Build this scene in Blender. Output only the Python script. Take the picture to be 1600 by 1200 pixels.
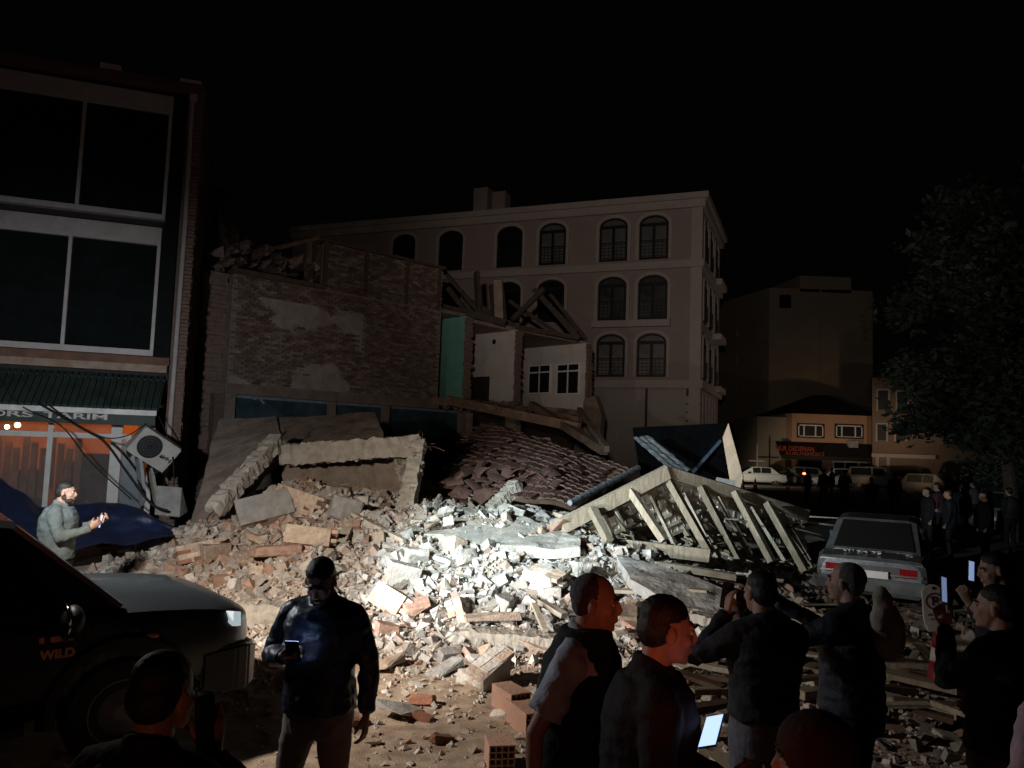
import bpy, bmesh, math, random
import numpy as np
from mathutils import Vector, Matrix, noise, Euler
for o in list(bpy.data.objects): bpy.data.objects.remove(o)
SC = bpy.context.scene
COL = SC.collection
rad = math.radians
PI = math.pi
rng = random.Random(7)
# ------------------------------------------------------------------ camera
F = 1200.0
CAMZ = 2.45
CAM = Vector((0, 0, CAMZ))
PITCH, ROLL = rad(4.5), rad(2.0)
CR = Matrix.Rotation(PI / 2 + PITCH, 3, 'X') @ Matrix.Rotation(ROLL, 3, 'Z')
cd = bpy.data.cameras.new('camera')
cam = bpy.data.objects.new('camera', cd)
COL.objects.link(cam)
cam.location = CAM
cam.rotation_euler = CR.to_euler()
cd.sensor_width = 36.0
cd.lens = 36.0 * F / 1600.0
cd.clip_start, cd.clip_end = 0.05, 600
SC.camera = cam
# ------------------------------------------------------------------ night sky
W = bpy.data.worlds.new('World')
SC.world = W
W.use_nodes = True
bg = W.node_tree.nodes['Background']
bg.inputs['Color'].default_value = (1.0, 0.93, 0.86, 1)
bg.inputs['Strength'].default_value = 0.0006
# ------------------------------------------------------------------ unseen vehicle lamps, added fill lamps, and exposure
def spot(name, loc, target, energy, col, size, blend, radius):
    d = bpy.data.lights.new(name, 'SPOT')
    d.energy, d.color = energy, col
    d.spot_size, d.spot_blend, d.shadow_soft_size = rad(size), blend, radius
    o = bpy.data.objects.new(name, d)
    COL.objects.link(o)
    o.location = loc
    o.rotation_euler = (Vector(target) - Vector(loc)).to_track_quat('-Z', 'Y').to_euler()
    return o
def point(name, loc, energy, col, radius=.05):
    d = bpy.data.lights.new(name, 'POINT')
    d.energy, d.color, d.shadow_soft_size = energy, col, radius
    o = bpy.data.objects.new(name, d)
    COL.objects.link(o)
    o.location = loc
    return o
LP = (-4.2, 6.0, 2.95)
spot('searchlight', LP, (1.25, 13.6, 1.35), 4700, (0.64, 0.90, 1.0), 37, 1.0, 0.06)
spot('ground_fill', (-4.1, 6.0, 2.9), (-0.7, 6.9, 0.0), 640, (1.0, 0.87, 0.75), 74, 1.0, 0.08)  # added fill to brighten the foreground ground
spot('near_floodlight', (-4.3, 5.9, 2.95), (-1.9, 10.4, 0.2), 1700, (1.0, 0.89, 0.78), 92, 0.95, 0.09)
spot('far_floodlight', (-0.6, -2.5, 3.2), (8.5, 40.0, 14.0), 6800, (1.0, 0.84, 0.74), 43, 1.0, 0.15)
spot('people_fill', (-4.2, 5.9, 2.9), (2.5, 4.4, 0.9), 210, (0.84, 0.92, 1.0), 62, 1.0, 0.08)  # added fill that gives the people their rim light
spot('shop_fill', (-4.5, 6.1, 2.9), (-8.8, 15.0, 2.0), 1450, (0.86, 0.93, 1.0), 66, 1.0, 0.08)  # added fill for the shop sign and front
spot('far_floodlight', (-0.8, -2.5, 3.2), (-4.2, 22.5, 6.9), 1900, (1.0, 0.84, 0.74), 24, 1.0, 0.15)  # second spot added to lift the brick ruin wall
point('general_fill', (-4.4, 6.0, 2.9), 45, (1.0, 0.84, 0.72), 0.12)  # weak all round fill, added beside the searchlight
spot('brake_lamp', (-0.3, -1.5, 1.5), (0.66, 3.05, 1.70), 150, (1.0, 0.20, 0.08), 10, 0.7, 0.15)
point('tail_lamp', (-0.6, -1.4, 1.1), 22, (1.0, 0.30, 0.17), 0.2)
SC.view_settings.view_transform = 'Standard'
SC.view_settings.look = 'None'
SC.view_settings.gamma = 1
SC.view_settings.exposure = 0
SC.view_settings.use_curve_mapping = False
# ------------------------------------------------------------------ picture <-> place
def ray(px, py):
    return CR @ Vector(((px - 800) / F, (600 - py) / F, -1))
def at(px, py, D):
    r = ray(px, py)
    return CAM + r * (D / r.y)
def atz(px, py, z=0.0):
    r = ray(px, py)
    return CAM + r * ((z - CAMZ) / r.z)
class Frame:
    """local axes: x along a facade, y inward, z up"""
    def __init__(s, o, xdir):
        s.o = Vector((o[0], o[1], 0))
        s.x = Vector((xdir[0], xdir[1], 0)).normalized()
        s.y = Vector((-s.x.y, s.x.x, 0))
        s.M = Matrix(((s.x.x, s.y.x, 0, s.o.x), (s.x.y, s.y.y, 0, s.o.y), (0, 0, 1, 0), (0, 0, 0, 1)))
    def px(s, px, py, y=0.0):
        r = ray(px, py)
        p0 = s.o + s.y * y
        t = (p0 - CAM).dot(s.y) / r.dot(s.y)
        p = CAM + r * t
        return (p - s.o).dot(s.x), p.z
    def w(s, x, y, z):
        return s.M @ Vector((x, y, z))
# ------------------------------------------------------------------ materials
MATS = {}
def mat(name, col, rough=.85, col2=None, scale=6.0, bump=.3, metal=0.0, rv=0.0, emit=0.0, ecol=None, detail=6, spec=.4, attr=False, coat=0.0, alpha=None, stretch=None, bscale=None):
    if name in MATS: return MATS[name]
    m = bpy.data.materials.new(name)
    m.use_nodes = True
    nt = m.node_tree
    b = nt.nodes['Principled BSDF']
    b.inputs['Roughness'].default_value = rough
    b.inputs['Metallic'].default_value = metal
    b.inputs['Specular IOR Level'].default_value = spec
    b.inputs['Coat Weight'].default_value = coat
    tc = nt.nodes.new('ShaderNodeTexCoord')
    src = tc.outputs['Object']
    if stretch:
        mp = nt.nodes.new('ShaderNodeMapping')
        mp.inputs['Scale'].default_value = stretch
        nt.links.new(src, mp.inputs[0]); src = mp.outputs[0]
    n = nt.nodes.new('ShaderNodeTexNoise')
    n.inputs['Scale'].default_value = scale
    n.inputs['Detail'].default_value = detail
    n.inputs['Roughness'].default_value = .65
    nt.links.new(src, n.inputs['Vector'])
    if col2 is None: col2 = tuple(c * .62 for c in col)
    r = nt.nodes.new('ShaderNodeValToRGB')
    r.color_ramp.elements[0].position = .36
    r.color_ramp.elements[1].position = .64
    r.color_ramp.elements[0].color = (*col2, 1)
    r.color_ramp.elements[1].color = (*col, 1)
    nt.links.new(n.outputs['Fac'], r.inputs[0])
    out = r.outputs[0]
    if rv:
        oi = nt.nodes.new('ShaderNodeObjectInfo')
        mr = nt.nodes.new('ShaderNodeMapRange')
        mr.inputs['To Min'].default_value = 1 - rv
        mr.inputs['To Max'].default_value = 1 + rv
        nt.links.new(oi.outputs['Random'], mr.inputs[0])
        mx = nt.nodes.new('ShaderNodeVectorMath'); mx.operation = 'SCALE'
        nt.links.new(out, mx.inputs[0]); nt.links.new(mr.outputs[0], mx.inputs['Scale'])
        out = mx.outputs[0]
    if attr:
        a = nt.nodes.new('ShaderNodeAttribute'); a.attribute_name = 'tint'
        mx = nt.nodes.new('ShaderNodeVectorMath'); mx.operation = 'MULTIPLY'
        nt.links.new(out, mx.inputs[0]); nt.links.new(a.outputs['Color'], mx.inputs[1])
        out = mx.outputs[0]
    nt.links.new(out, b.inputs['Base Color'])
    if bump:
        n2 = nt.nodes.new('ShaderNodeTexNoise')
        n2.inputs['Scale'].default_value = bscale or scale * 3.5
        n2.inputs['Detail'].default_value = 8
        nt.links.new(src, n2.inputs['Vector'])
        bp = nt.nodes.new('ShaderNodeBump')
        bp.inputs['Strength'].default_value = bump
        bp.inputs['Distance'].default_value = .03
        nt.links.new(n2.outputs['Fac'], bp.inputs['Height'])
        nt.links.new(bp.outputs[0], b.inputs['Normal'])
    if emit:
        b.inputs['Emission Color'].default_value = (*(ecol or col), 1)
        b.inputs['Emission Strength'].default_value = emit
    if alpha is not None:
        b.inputs['Transmission Weight'].default_value = alpha
        b.inputs['IOR'].default_value = 1.15
    MATS[name] = m
    return m
plaster = mat('pale_plaster', (.60, .57, .52), .9, (.42, .37, .31), 7, .5, rv=.22)
tanblk = mat('tan_mortar', (.52, .43, .34), .95, (.36, .25, .18), 9, .6, rv=.25)
brickm = mat('red_brick', (.36, .17, .105), .92, (.22, .10, .065), 12, .5, rv=.35)
pinkbr = mat('pale_pink_brick', (.50, .34, .26), .92, (.36, .20, .14), 10, .5, rv=.25)
concr = mat('grey_concrete', (.40, .385, .36), .9, (.27, .255, .235), 5, .5, rv=.15)
concrete_tan = mat('dusty_concrete', (.41, .375, .32), .92, (.29, .25, .20), 6, .55, rv=.1)
slabbr = mat('brown_render', (.30, .23, .18), .9, (.19, .14, .11), 3, .4)
wood = mat('weathered_timber', (.41, .345, .255), .85, (.26, .205, .145), 4, .3, rv=.25, stretch=(6, 6, 1.2))
woodd = mat('dark_timber', (.16, .10, .065), .85, (.08, .05, .035), 4, .3, rv=.3)
woodp = mat('pale_timber', (.48, .43, .35), .85, (.33, .27, .20), 5, .3, rv=.2)
tilem = mat('clay_tile', (.135, .068, .050), .95, (.08, .047, .038), 8, .4, rv=.4)
tileu = mat('tile_underside', (.52, .48, .40), .9, (.36, .32, .26), 9, .4, rv=.3)
white = mat('white_frame_paint', (.72, .70, .67), .5, (.60, .57, .54), 5, .1)
darkg = mat('dark_window_glass', (.012, .016, .016), .06, (.008, .010, .010), 2, 0, spec=.6)
blackp = mat('black_metal', (.015, .015, .016), .5, None, 8, .1)
rubberm = mat('black_rubber', (.02, .02, .02), .85, None, 20, .3)
dirt = mat('rubble_dirt', (.50, .44, .37), .95, (.33, .27, .21), 3, .7, detail=9)
# ------------------------------------------------------------------ mesh builder
class MB:
    def __init__(s, M=None):
        s.v, s.f, s.mi, s.M = [], [], [], M
    def add(s, vs, fs, mi=0):
        n = len(s.v)
        if s.M is not None: vs = [s.M @ Vector(p) for p in vs]
        s.v += [tuple(p) for p in vs]
        s.f += [tuple(i + n for i in f) for f in fs]
        s.mi += [mi] * len(fs)
    BF = [(0, 3, 2, 1), (4, 5, 6, 7), (0, 1, 5, 4), (1, 2, 6, 5), (2, 3, 7, 6), (3, 0, 4, 7)]
    def box(s, a, b, mi=0, j=0.0):
        x0, y0, z0 = a; x1, y1, z1 = b
        vs = [(x0, y0, z0), (x1, y0, z0), (x1, y1, z0), (x0, y1, z0), (x0, y0, z1), (x1, y0, z1), (x1, y1, z1), (x0, y1, z1)]
        if j: vs = [tuple(c + rng.uniform(-j, j) for c in p) for p in vs]
        s.add(vs, MB.BF, mi)
    def beam(s, p0, p1, w, h, up=(0, 0, 1), mi=0, j=0.0, taper=1.0):
        p0, p1, up = Vector(p0), Vector(p1), Vector(up)
        d = (p1 - p0).normalized()
        x = d.cross(up)
        if x.length < 1e-4: x = d.cross(Vector((1, 0, 0)))
        x.normalize(); z = x.cross(d)
        vs = []
        for p, k in ((p0, 1), (p1, taper)):
            for sx, sz in ((-1, -1), (1, -1), (1, 1), (-1, 1)):
                q = p + x * (sx * w / 2 * k) + z * (sz * h / 2 * k)
                if j: q = q + Vector([rng.uniform(-j, j) for _ in range(3)])
                vs.append(q)
        s.add(vs, [(0, 1, 2, 3), (7, 6, 5, 4), (4, 5, 1, 0), (5, 6, 2, 1), (6, 7, 3, 2), (7, 4, 0, 3)], mi)
    def rbeam(s, p0, p1, w, h, n=8, j=.03, up=(0, 0, 1)):
        """broken concrete beam: rough rings along its length"""
        p0, p1, up = Vector(p0), Vector(p1), Vector(up)
        d = (p1 - p0).normalized(); x = d.cross(up).normalized(); z = x.cross(d)
        rings = []
        for i in range(n + 1):
            c = p0.lerp(p1, i / n)
            e = .82 if i in (0, n) else 1
            r = []
            for sx, sz in ((-1, -1), (0, -1.02), (1, -1), (1.02, 0), (1, 1), (0, 1.02), (-1, 1), (-1.02, 0)):
                r.append(c + x * (sx * w / 2 * e) + z * (sz * h / 2 * e) + Vector([rng.uniform(-j, j) for _ in range(3)]))
            rings.append(r)
        s.rings(rings)
    def rings(s, rings, cap=True, mi=0):
        n = len(rings[0]); vs = [p for r in rings for p in r]; fs = []
        for i in range(len(rings) - 1):
            for k in range(n):
                a, b = i * n + k, i * n + (k + 1) % n
                fs.append((a, b, b + n, a + n))
        if cap:
            fs.append(tuple(reversed(range(n))))
            fs.append(tuple(range((len(rings) - 1) * n, len(rings) * n)))
        s.add(vs, fs, mi)
    def tube(s, pts, rs, n=8, cap=True, mi=0, flat=1.0):
        pts = [Vector(p) for p in pts]
        if not hasattr(rs, '__len__'): rs = [rs] * len(pts)
        rings = []; ref = None
        for i, p in enumerate(pts):
            d = (pts[min(i + 1, len(pts) - 1)] - pts[max(i - 1, 0)]).normalized()
            if ref is None:
                ref = d.cross(Vector((0, 0, 1)))
                if ref.length < .2: ref = d.cross(Vector((0, 1, 0)))
            x = (ref - d * ref.dot(d)).normalized(); ref = x; y = d.cross(x)
            rings.append([p + x * (math.cos(2 * PI * k / n) * rs[i]) + y * (math.sin(2 * PI * k / n) * rs[i] * flat) for k in range(n)])
        s.rings(rings, cap, mi)
    def ell(s, c, r, rot=None, nu=14, nv=9, mi=0):
        c = Vector(c); vs = []; fs = []
        for i in range(1, nv):
            th = PI * i / nv
            for k in range(nu):
                ph = 2 * PI * k / nu
                vs.append(Vector((r[0] * math.sin(th) * math.cos(ph), r[1] * math.sin(th) * math.sin(ph), r[2] * math.cos(th))))
        vs += [Vector((0, 0, r[2])), Vector((0, 0, -r[2]))]
        if rot is not None: vs = [rot @ p for p in vs]
        for i in range(nv - 2):
            for k in range(nu):
                a, b = i * nu + k, i * nu + (k + 1) % nu
                fs.append((a, a + nu, b + nu, b))
        t, bo = len(vs) - 2, len(vs) - 1
        for k in range(nu):
            fs.append((t, k, (k + 1) % nu))
            fs.append((bo, (nv - 2) * nu + (k + 1) % nu, (nv - 2) * nu + k))
        s.add([c + p for p in vs], fs, mi)
    def prism(s, poly, ext, mi=0):
        n = len(poly); ext = Vector(ext)
        vs = [Vector(p) for p in poly] + [Vector(p) + ext for p in poly]
        fs = [tuple(range(n)), tuple(reversed(range(n, 2 * n)))]
        for k in range(n):
            a, b = k, (k + 1) % n
            fs.append((b, a, a + n, b + n))
        s.add(vs, fs, mi)
    def mesh(s, name, c=Vector((0, 0, 0)), smooth=False):
        me = bpy.data.meshes.new(name)
        me.from_pydata([(p[0] - c.x, p[1] - c.y, p[2] - c.z) for p in s.v], [], s.f)
        if smooth: me.polygons.foreach_set('use_smooth', [True] * len(me.polygons))
        return me
    def build(s, name, m, parent=None, smooth=False, fix=True, bevel=0):
        a = np.array(s.v); lo, hi = a.min(0), a.max(0)
        c = Vector((float(lo[0] + hi[0]) / 2, float(lo[1] + hi[1]) / 2, float(lo[2] if parent is None else (lo[2] + hi[2]) / 2)))
        me = s.mesh(name, c, smooth)
        ms = m if isinstance(m, (list, tuple)) else [m]
        for q in ms: me.materials.append(q)
        if len(ms) > 1: me.polygons.foreach_set('material_index', s.mi)
        if fix or bevel:
            bm = bmesh.new(); bm.from_mesh(me)
            bmesh.ops.recalc_face_normals(bm, faces=bm.faces)
            if bevel:
                bmesh.ops.bevel(bm, geom=[e for e in bm.edges], offset=bevel, segments=2, affect='EDGES', clamp_overlap=True)
            bm.to_mesh(me); bm.free()
            if smooth: me.polygons.foreach_set('use_smooth', [True] * len(me.polygons))
        o = bpy.data.objects.new(name, me)
        COL.objects.link(o)
        o.location = c - wloc(parent)
        if parent is not None: o.parent = parent
        return o
def wloc(p):
    v = Vector((0, 0, 0))
    while p is not None:
        v += p.location; p = p.parent
    return v
def tag(o, label, cat, group=None):
    o['label'] = label; o['category'] = cat
    if group: o['group'] = group
    return o
def thing(name, label, cat, loc=(0, 0, 0), group=None):
    o = bpy.data.objects.new(name, None)
    o.empty_display_size = .2
    COL.objects.link(o)
    o.location = loc
    return tag(o, label, cat, group)
def copy_tree(o, parent=None):
    c = o.copy(); COL.objects.link(c)
    if parent is not None:
        c.parent = parent; c.matrix_parent_inverse = o.matrix_parent_inverse
    for ch in [q for q in KIDS(o)]: copy_tree(ch, c)
    return c
def KIDS(o): return list(o.children)
def inst(me, name, parent, loc, rot=(0, 0, 0), scale=(1, 1, 1)):
    o = bpy.data.objects.new(name, me); COL.objects.link(o)
    o.location = Vector(loc) - (wloc(parent) if parent is not None else Vector((0, 0, 0)))
    o.rotation_euler = rot; o.scale = scale
    if parent is not None: o.parent = parent
    return o
def txt(s, size, depth=.006, bold=0.0, align='CENTER'):
    cu = bpy.data.curves.new('lettering', 'FONT')
    cu.body = s; cu.size = size; cu.extrude = depth; cu.offset = bold; cu.align_x = align; cu.align_y = 'CENTER'
    o = bpy.data.objects.new('lettering', cu); COL.objects.link(o)
    dg = bpy.context.evaluated_depsgraph_get()
    me = bpy.data.meshes.new_from_object(o.evaluated_get(dg))
    vs = [v.co.copy() for v in me.vertices]; fs = [tuple(p.vertices) for p in me.polygons]
    bpy.data.objects.remove(o); bpy.data.curves.remove(cu); bpy.data.meshes.remove(me)
    return vs, fs
def add_text(mb, s, size, T, **k):
    vs, fs = txt(s, size, **k)
    mb.add([T @ v for v in vs], fs)
def sm(a, b, x):
    t = max(0.0, min(1.0, (x - a) / (b - a)))
    return t * t * (3 - 2 * t)
def lerp_tab(tab, x):
    if x <= tab[0][0]: return tab[0][1]
    for (a, va), (b, vb) in zip(tab, tab[1:]):
        if x <= b: return va + (vb - va) * (x - a) / (b - a)
    return tab[-1][1]
# ================================================================== ground and rubble mound
AMP = [(-8, .0), (-6.6, .3), (-5.4, 1.0), (-4, 1.55), (-2.5, 1.3), (-.5, 1.22), (1, 1.12), (2.5, .8), (4, .45), (5, .18), (9, .1)]
TOE = [(-8, 10.6), (-4.5, 10.2), (-2.5, 9.2), (0, 8.8), (2, 9.0), (4, 9.6), (9, 10)]
def hgt(x, y):
    a = lerp_tab(AMP, x); t = lerp_tab(TOE, x)
    h = a * sm(t, t + 4.8, y)
    n = noise.noise(Vector((x * 1.1, y * 1.1, 3))) * .22 + noise.noise(Vector((x * 3, y * 3, 9))) * .08
    return h + n * min(1, h * 1.6)
def gz(x, y): return max(0.0, hgt(x, y))
g = MB()
N = 60
def gridsheet(mb, xs, ys, fz):
    nx, ny = len(xs), len(ys)
    mb.add([(x, y, fz(x, y)) for y in ys for x in xs], [(j * nx + i, j * nx + i + 1, (j + 1) * nx + i + 1, (j + 1) * nx + i) for j in range(ny - 1) for i in range(nx - 1)])
near_x = list(np.linspace(-9, 9, 181)); near_y = list(np.linspace(1, 12, 111))
def lowz(x, y):
    e = min(1, (9 - abs(x)) / 1.5) * min(1, (y - 1) / 1.0, (12 - y) / 1.0)
    return max(0, e) * (noise.noise(Vector((x * 1.7, y * 1.7, 1))) * .018 + noise.noise(Vector((x * 6, y * 6, 5))) * .010)
gridsheet(g, [-260] + near_x + [260], [-60] + near_y + [420], lambda x, y: 0 if (abs(x) > 9 or y < 1 or y > 12) else lowz(x, y))
def ground_mat():
    m = bpy.data.materials.new('dusty_street'); m.use_nodes = True
    nt = m.node_tree; b = nt.nodes['Principled BSDF']; b.inputs['Roughness'].default_value = .93
    geo = nt.nodes.new('ShaderNodeNewGeometry')
    def nz(sc, det=8):
        n = nt.nodes.new('ShaderNodeTexNoise'); n.inputs['Scale'].default_value = sc; n.inputs['Detail'].default_value = det
        nt.links.new(geo.outputs['Position'], n.inputs['Vector']); return n
    # dust lies thick round the heap and thins out over the asphalt
    sub = nt.nodes.new('ShaderNodeVectorMath'); sub.operation = 'DISTANCE'; sub.inputs[1].default_value = (-1.5, 9, 0)
    nt.links.new(geo.outputs['Position'], sub.inputs[0])
    mr = nt.nodes.new('ShaderNodeMapRange'); mr.inputs['From Min'].default_value = 4; mr.inputs['From Max'].default_value = 9.5; mr.inputs['To Min'].default_value = 1.0; mr.inputs['To Max'].default_value = .06
    nt.links.new(sub.outputs['Value'], mr.inputs[0])
    n1 = nz(.9); n2 = nz(7, 10); n3 = nz(60, 6)
    ad = nt.nodes.new('ShaderNodeMath'); ad.operation = 'MULTIPLY_ADD'; ad.inputs[1].default_value = .9; 
    nt.links.new(n1.outputs['Fac'], ad.inputs[0]); 
    s2 = nt.nodes.new('ShaderNodeMath'); s2.operation = 'SUBTRACT'; s2.inputs[1].default_value = .42
    nt.links.new(mr.outputs[0], s2.inputs[0]); nt.links.new(s2.outputs[0], ad.inputs[2]); ad.use_clamp = True
    r1 = nt.nodes.new('ShaderNodeValToRGB'); r1.color_ramp.elements[0].position = .35; r1.color_ramp.elements[1].position = .68
    r1.color_ramp.elements[0].color = (.25, .18, .13, 1); r1.color_ramp.elements[1].color = (.44, .35, .26, 1)
    nt.links.new(n2.outputs['Fac'], r1.inputs[0])
    r2 = nt.nodes.new('ShaderNodeValToRGB'); r2.color_ramp.elements[0].color = (.035, .034, .033, 1); r2.color_ramp.elements[1].color = (.075, .07, .066, 1)
    nt.links.new(n2.outputs['Fac'], r2.inputs[0])
    mx = nt.nodes.new('ShaderNodeMix'); mx.data_type = 'RGBA'
    nt.links.new(ad.outputs[0], mx.inputs['Factor']); nt.links.new(r2.outputs[0], mx.inputs[6]); nt.links.new(r1.outputs[0], mx.inputs[7])
    nt.links.new(mx.outputs[2], b.inputs['Base Color'])
    bp = nt.nodes.new('ShaderNodeBump'); bp.inputs['Strength'].default_value = .6; bp.inputs['Distance'].default_value = .02
    nt.links.new(n3.outputs['Fac'], bp.inputs['Height']); nt.links.new(bp.outputs[0], b.inputs['Normal'])
    return m
go = g.build('ground', ground_mat(), fix=False, smooth=True); go['kind'] = 'structure'
mo = MB()
gridsheet(mo, list(np.linspace(-8, 9, 170)), list(np.linspace(8.6, 23, 140)), lambda x, y: hgt(x, y) - .012)
mo_o = mo.build('rubble_mound', dirt, fix=False, smooth=True); mo_o['kind'] = 'structure'

# ------------------------------------------------------------------ broken pieces
def hull_chunk(seed, dims, n=11, sq=.75):
    r = random.Random(seed); bm = bmesh.new()
    pts = []
    for sx in (-1, 1):
        for sy in (-1, 1):
            for sz in (-1, 1):
                if r.random() < sq: pts.append((sx * r.uniform(.72, 1), sy * r.uniform(.72, 1), sz * r.uniform(.7, 1)))
    while len(pts) < n: pts.append(tuple(r.uniform(-1, 1) for _ in range(3)))
    for p in pts: bm.verts.new((p[0] * dims[0] / 2, p[1] * dims[1] / 2, p[2] * dims[2] / 2))
    bmesh.ops.convex_hull(bm, input=bm.verts)
    for v in [v for v in bm.verts if not v.link_faces]: bm.verts.remove(v)
    bmesh.ops.dissolve_limit(bm, angle_limit=rad(9), verts=bm.verts, edges=bm.edges)
    bm.verts.ensure_lookup_table()
    bm.normal_update()
    vs = [v.co.copy() for v in bm.verts]; ix = {v: i for i, v in enumerate(bm.verts)}
    fs = [tuple(ix[v] for v in f.verts) for f in bm.faces]
    bm.free()
    return vs, fs
PROTO = {'brick': [hull_chunk(i, (1, .5, .33), 9, .93) for i in range(8)],
         'block': [hull_chunk(40 + i, (1, .72, .62), 11, .8) for i in range(12)],
         'slab': [hull_chunk(80 + i, (1, .8, .2), 11, .8) for i in range(6)],
         'shard': [hull_chunk(100 + i, (1, .55, .45), 8, .45) for i in range(8)]}
def roughen(bm, amp, fs, cuts, seed=0.0):
    bmesh.ops.triangulate(bm, faces=list(bm.faces))
    le = [e for e in bm.edges if e.calc_length() > .16]
    if cuts and le: bmesh.ops.subdivide_edges(bm, edges=le, cuts=cuts, use_grid_fill=True)
    bmesh.ops.triangulate(bm, faces=list(bm.faces))
    bm.normal_update()
    for v in bm.verts:
        p = v.co * fs + Vector((seed, 0, 0))
        v.co += v.normal * (noise.noise(p) * amp + noise.noise(p * 2.7) * amp * .6)
def chunk_mesh(kind, i, m):
    vs, fs = PROTO[kind][i]
    me = bpy.data.meshes.new('rubble_piece'); me.from_pydata([tuple(v) for v in vs], [], fs); me.materials.append(m)
    # chipped edges
    bm = bmesh.new(); bm.from_mesh(me)
    bmesh.ops.bevel(bm, geom=list(bm.edges), offset=.03, segments=1, affect='EDGES', clamp_overlap=True)
    roughen(bm, .035, 3.2, 2, i * 7.3 + hash(kind) % 5 * 0)
    bm.to_mesh(me); bm.free()
    return me
CM = {}
for kind in PROTO:
    for m in (brickm, pinkbr, plaster, tanblk, concr):
        CM[kind, m.name] = [chunk_mesh(kind, i, m) for i in range(len(PROTO[kind]))]
ZONES = [('on the dim left slope of the rubble heap', lambda x, y: x < -3.0 and y > 9.6), ('on the brightly lit middle of the rubble heap', lambda x, y: x < 2.0 and y > 9.0), ('on the shaded right side of the rubble heap', lambda x, y: y > 8.8), ('on the dusty ground before the rubble heap', lambda x, y: True)]
KINDN = {'brick': ('fallen_brick', 'brick'), 'block': ('masonry_lump', 'masonry lump'), 'slab': ('plaster_slab', 'plaster piece'), 'shard': ('masonry_shard', 'masonry shard')}
MATW = {'red_brick': 'dusty red', 'pale_pink_brick': 'pale pinkish', 'pale_plaster': 'whitish', 'tan_mortar': 'tan', 'grey_concrete': 'grey'}
def place_chunk(kind, m, x, y, size, dz=0.0, tilt=.5):
    me = rng.choice(CM[kind, m.name])
    nm, cat = KINDN[kind]
    o = bpy.data.objects.new(nm, me); COL.objects.link(o)
    o.location = (x, y, gz(x, y) + dz + (.16 if (-1.7 < x < 1.1 and 12.2 < y < 13.9) else 0))
    o.rotation_euler = (rng.uniform(-tilt, tilt), rng.uniform(-tilt, tilt), rng.uniform(0, 6.28))
    o.scale = (size, size * rng.uniform(.85, 1.15), size * rng.uniform(.85, 1.2))
    zn = next(z for z, f in ZONES if f(x, y))
    tag(o, '%s broken %s lying %s' % (MATW[m.name], cat, zn), cat, '%s %ss %s' % (MATW[m.name], cat, zn))
    return o
def pick_mat(kind, x):
    left = x < -2.6
    u = rng.random()
    if kind == 'brick': return brickm if u < (.2 if left else .10) else (pinkbr if u < (.62 if left else .4) else plaster)
    if kind == 'block': return (tanblk if u < .5 else pinkbr if u < .64 else plaster if u < .88 else concr) if left else (plaster if u < .6 else tanblk if u < .8 else concr if u < .92 else pinkbr)
    if kind == 'slab': return (tanblk if u < .5 else concr if u < .7 else plaster) if left else (plaster if u < .6 else concr)
    return (tanblk if u < .5 else pinkbr if u < .75 else plaster) if left else (plaster if u < .65 else tanblk if u < .9 else pinkbr)
spots = []
def scatter(n, xr, yr, sz, kinds, dens=None, mind=.18):
    k = 0; tries = 0
    while k < n and tries < n * 40:
        tries += 1
        x, y = rng.uniform(*xr), rng.uniform(*yr)
        if dens and rng.random() > dens(x, y): continue
        s = sz[0] + (sz[1] - sz[0]) * rng.random() ** 2.2
        if any((x - a) ** 2 + (y - b) ** 2 < (mind + (s + c) * .28) ** 2 for a, b, c in spots): continue
        spots.append((x, y, s)); k += 1
        kind = rng.choice(kinds); place_chunk(kind, pick_mat(kind, x), x, y, s, dz=s * rng.uniform(.02, .22))
def heap(x, y):
    t = lerp_tab(TOE, x); return 1.0 if y > t - .3 else .0
# large lumps that stand out in the picture
HERO = [(652, 944, 10.2, .42, 'block', pinkbr), (770, 945, 9.9, .78, 'slab', tanblk),
        (605, 972, 9.7, .36, 'block', pinkbr), (745, 1058, 8.1, .36, 'block', plaster), (690, 1042, 8.4, .46, 'slab', concr), (600, 1040, 8.5, .50, 'slab', tanblk), (622, 1112, 7.1, .44, 'slab', concr),
        (480, 850, 12, .5, 'block', pinkbr), (330, 845, 12.3, .62, 'block', tanblk), (395, 822, 12.6, .7, 'slab', tanblk),
        (540, 800, 13.0, .6, 'block', concr), (430, 860, 11.7, .8, 'slab', pinkbr), (650, 858, 11.6, .42, 'block', plaster), (700, 868, 11.5, .44, 'slab', plaster), (860, 905, 10.7, .38, 'block', plaster),
        (800, 768, 14.6, .6, 'slab', concr), (845, 990, 9.3, .6, 'slab', tanblk), (975, 930, 10.2, .6, 'block', tanblk), (1000, 960, 9.9, .45, 'block', pinkbr), (905, 870, 11.4, .45, 'block', plaster),
        (660, 1120, 7.0, .2, 'brick', brickm), (560, 1140, 6.8, .24, 'brick', brickm), (690, 1160, 6.5, .22, 'brick', brickm), (580, 1165, 6.4, .15, 'shard', tanblk), (660, 1090, 7.4, .3, 'brick', brickm)]
for (px, py, D, s, kd, m) in HERO:
    p = at(px, py, D)
    o = place_chunk(kd, m, p.x, p.y, s, dz=s * .12, tilt=.3)
    spots.append((p.x, p.y, s))
bunit = MB(); bunit.box((-.105, -.05, -.03), (.105, .05, .03), j=.004); bun = bunit.mesh('brick')
BU = {}
for m in (brickm, pinkbr, plaster, tanblk):
    q = bun.copy(); q.materials.append(m); BU[m.name] = q
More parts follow.
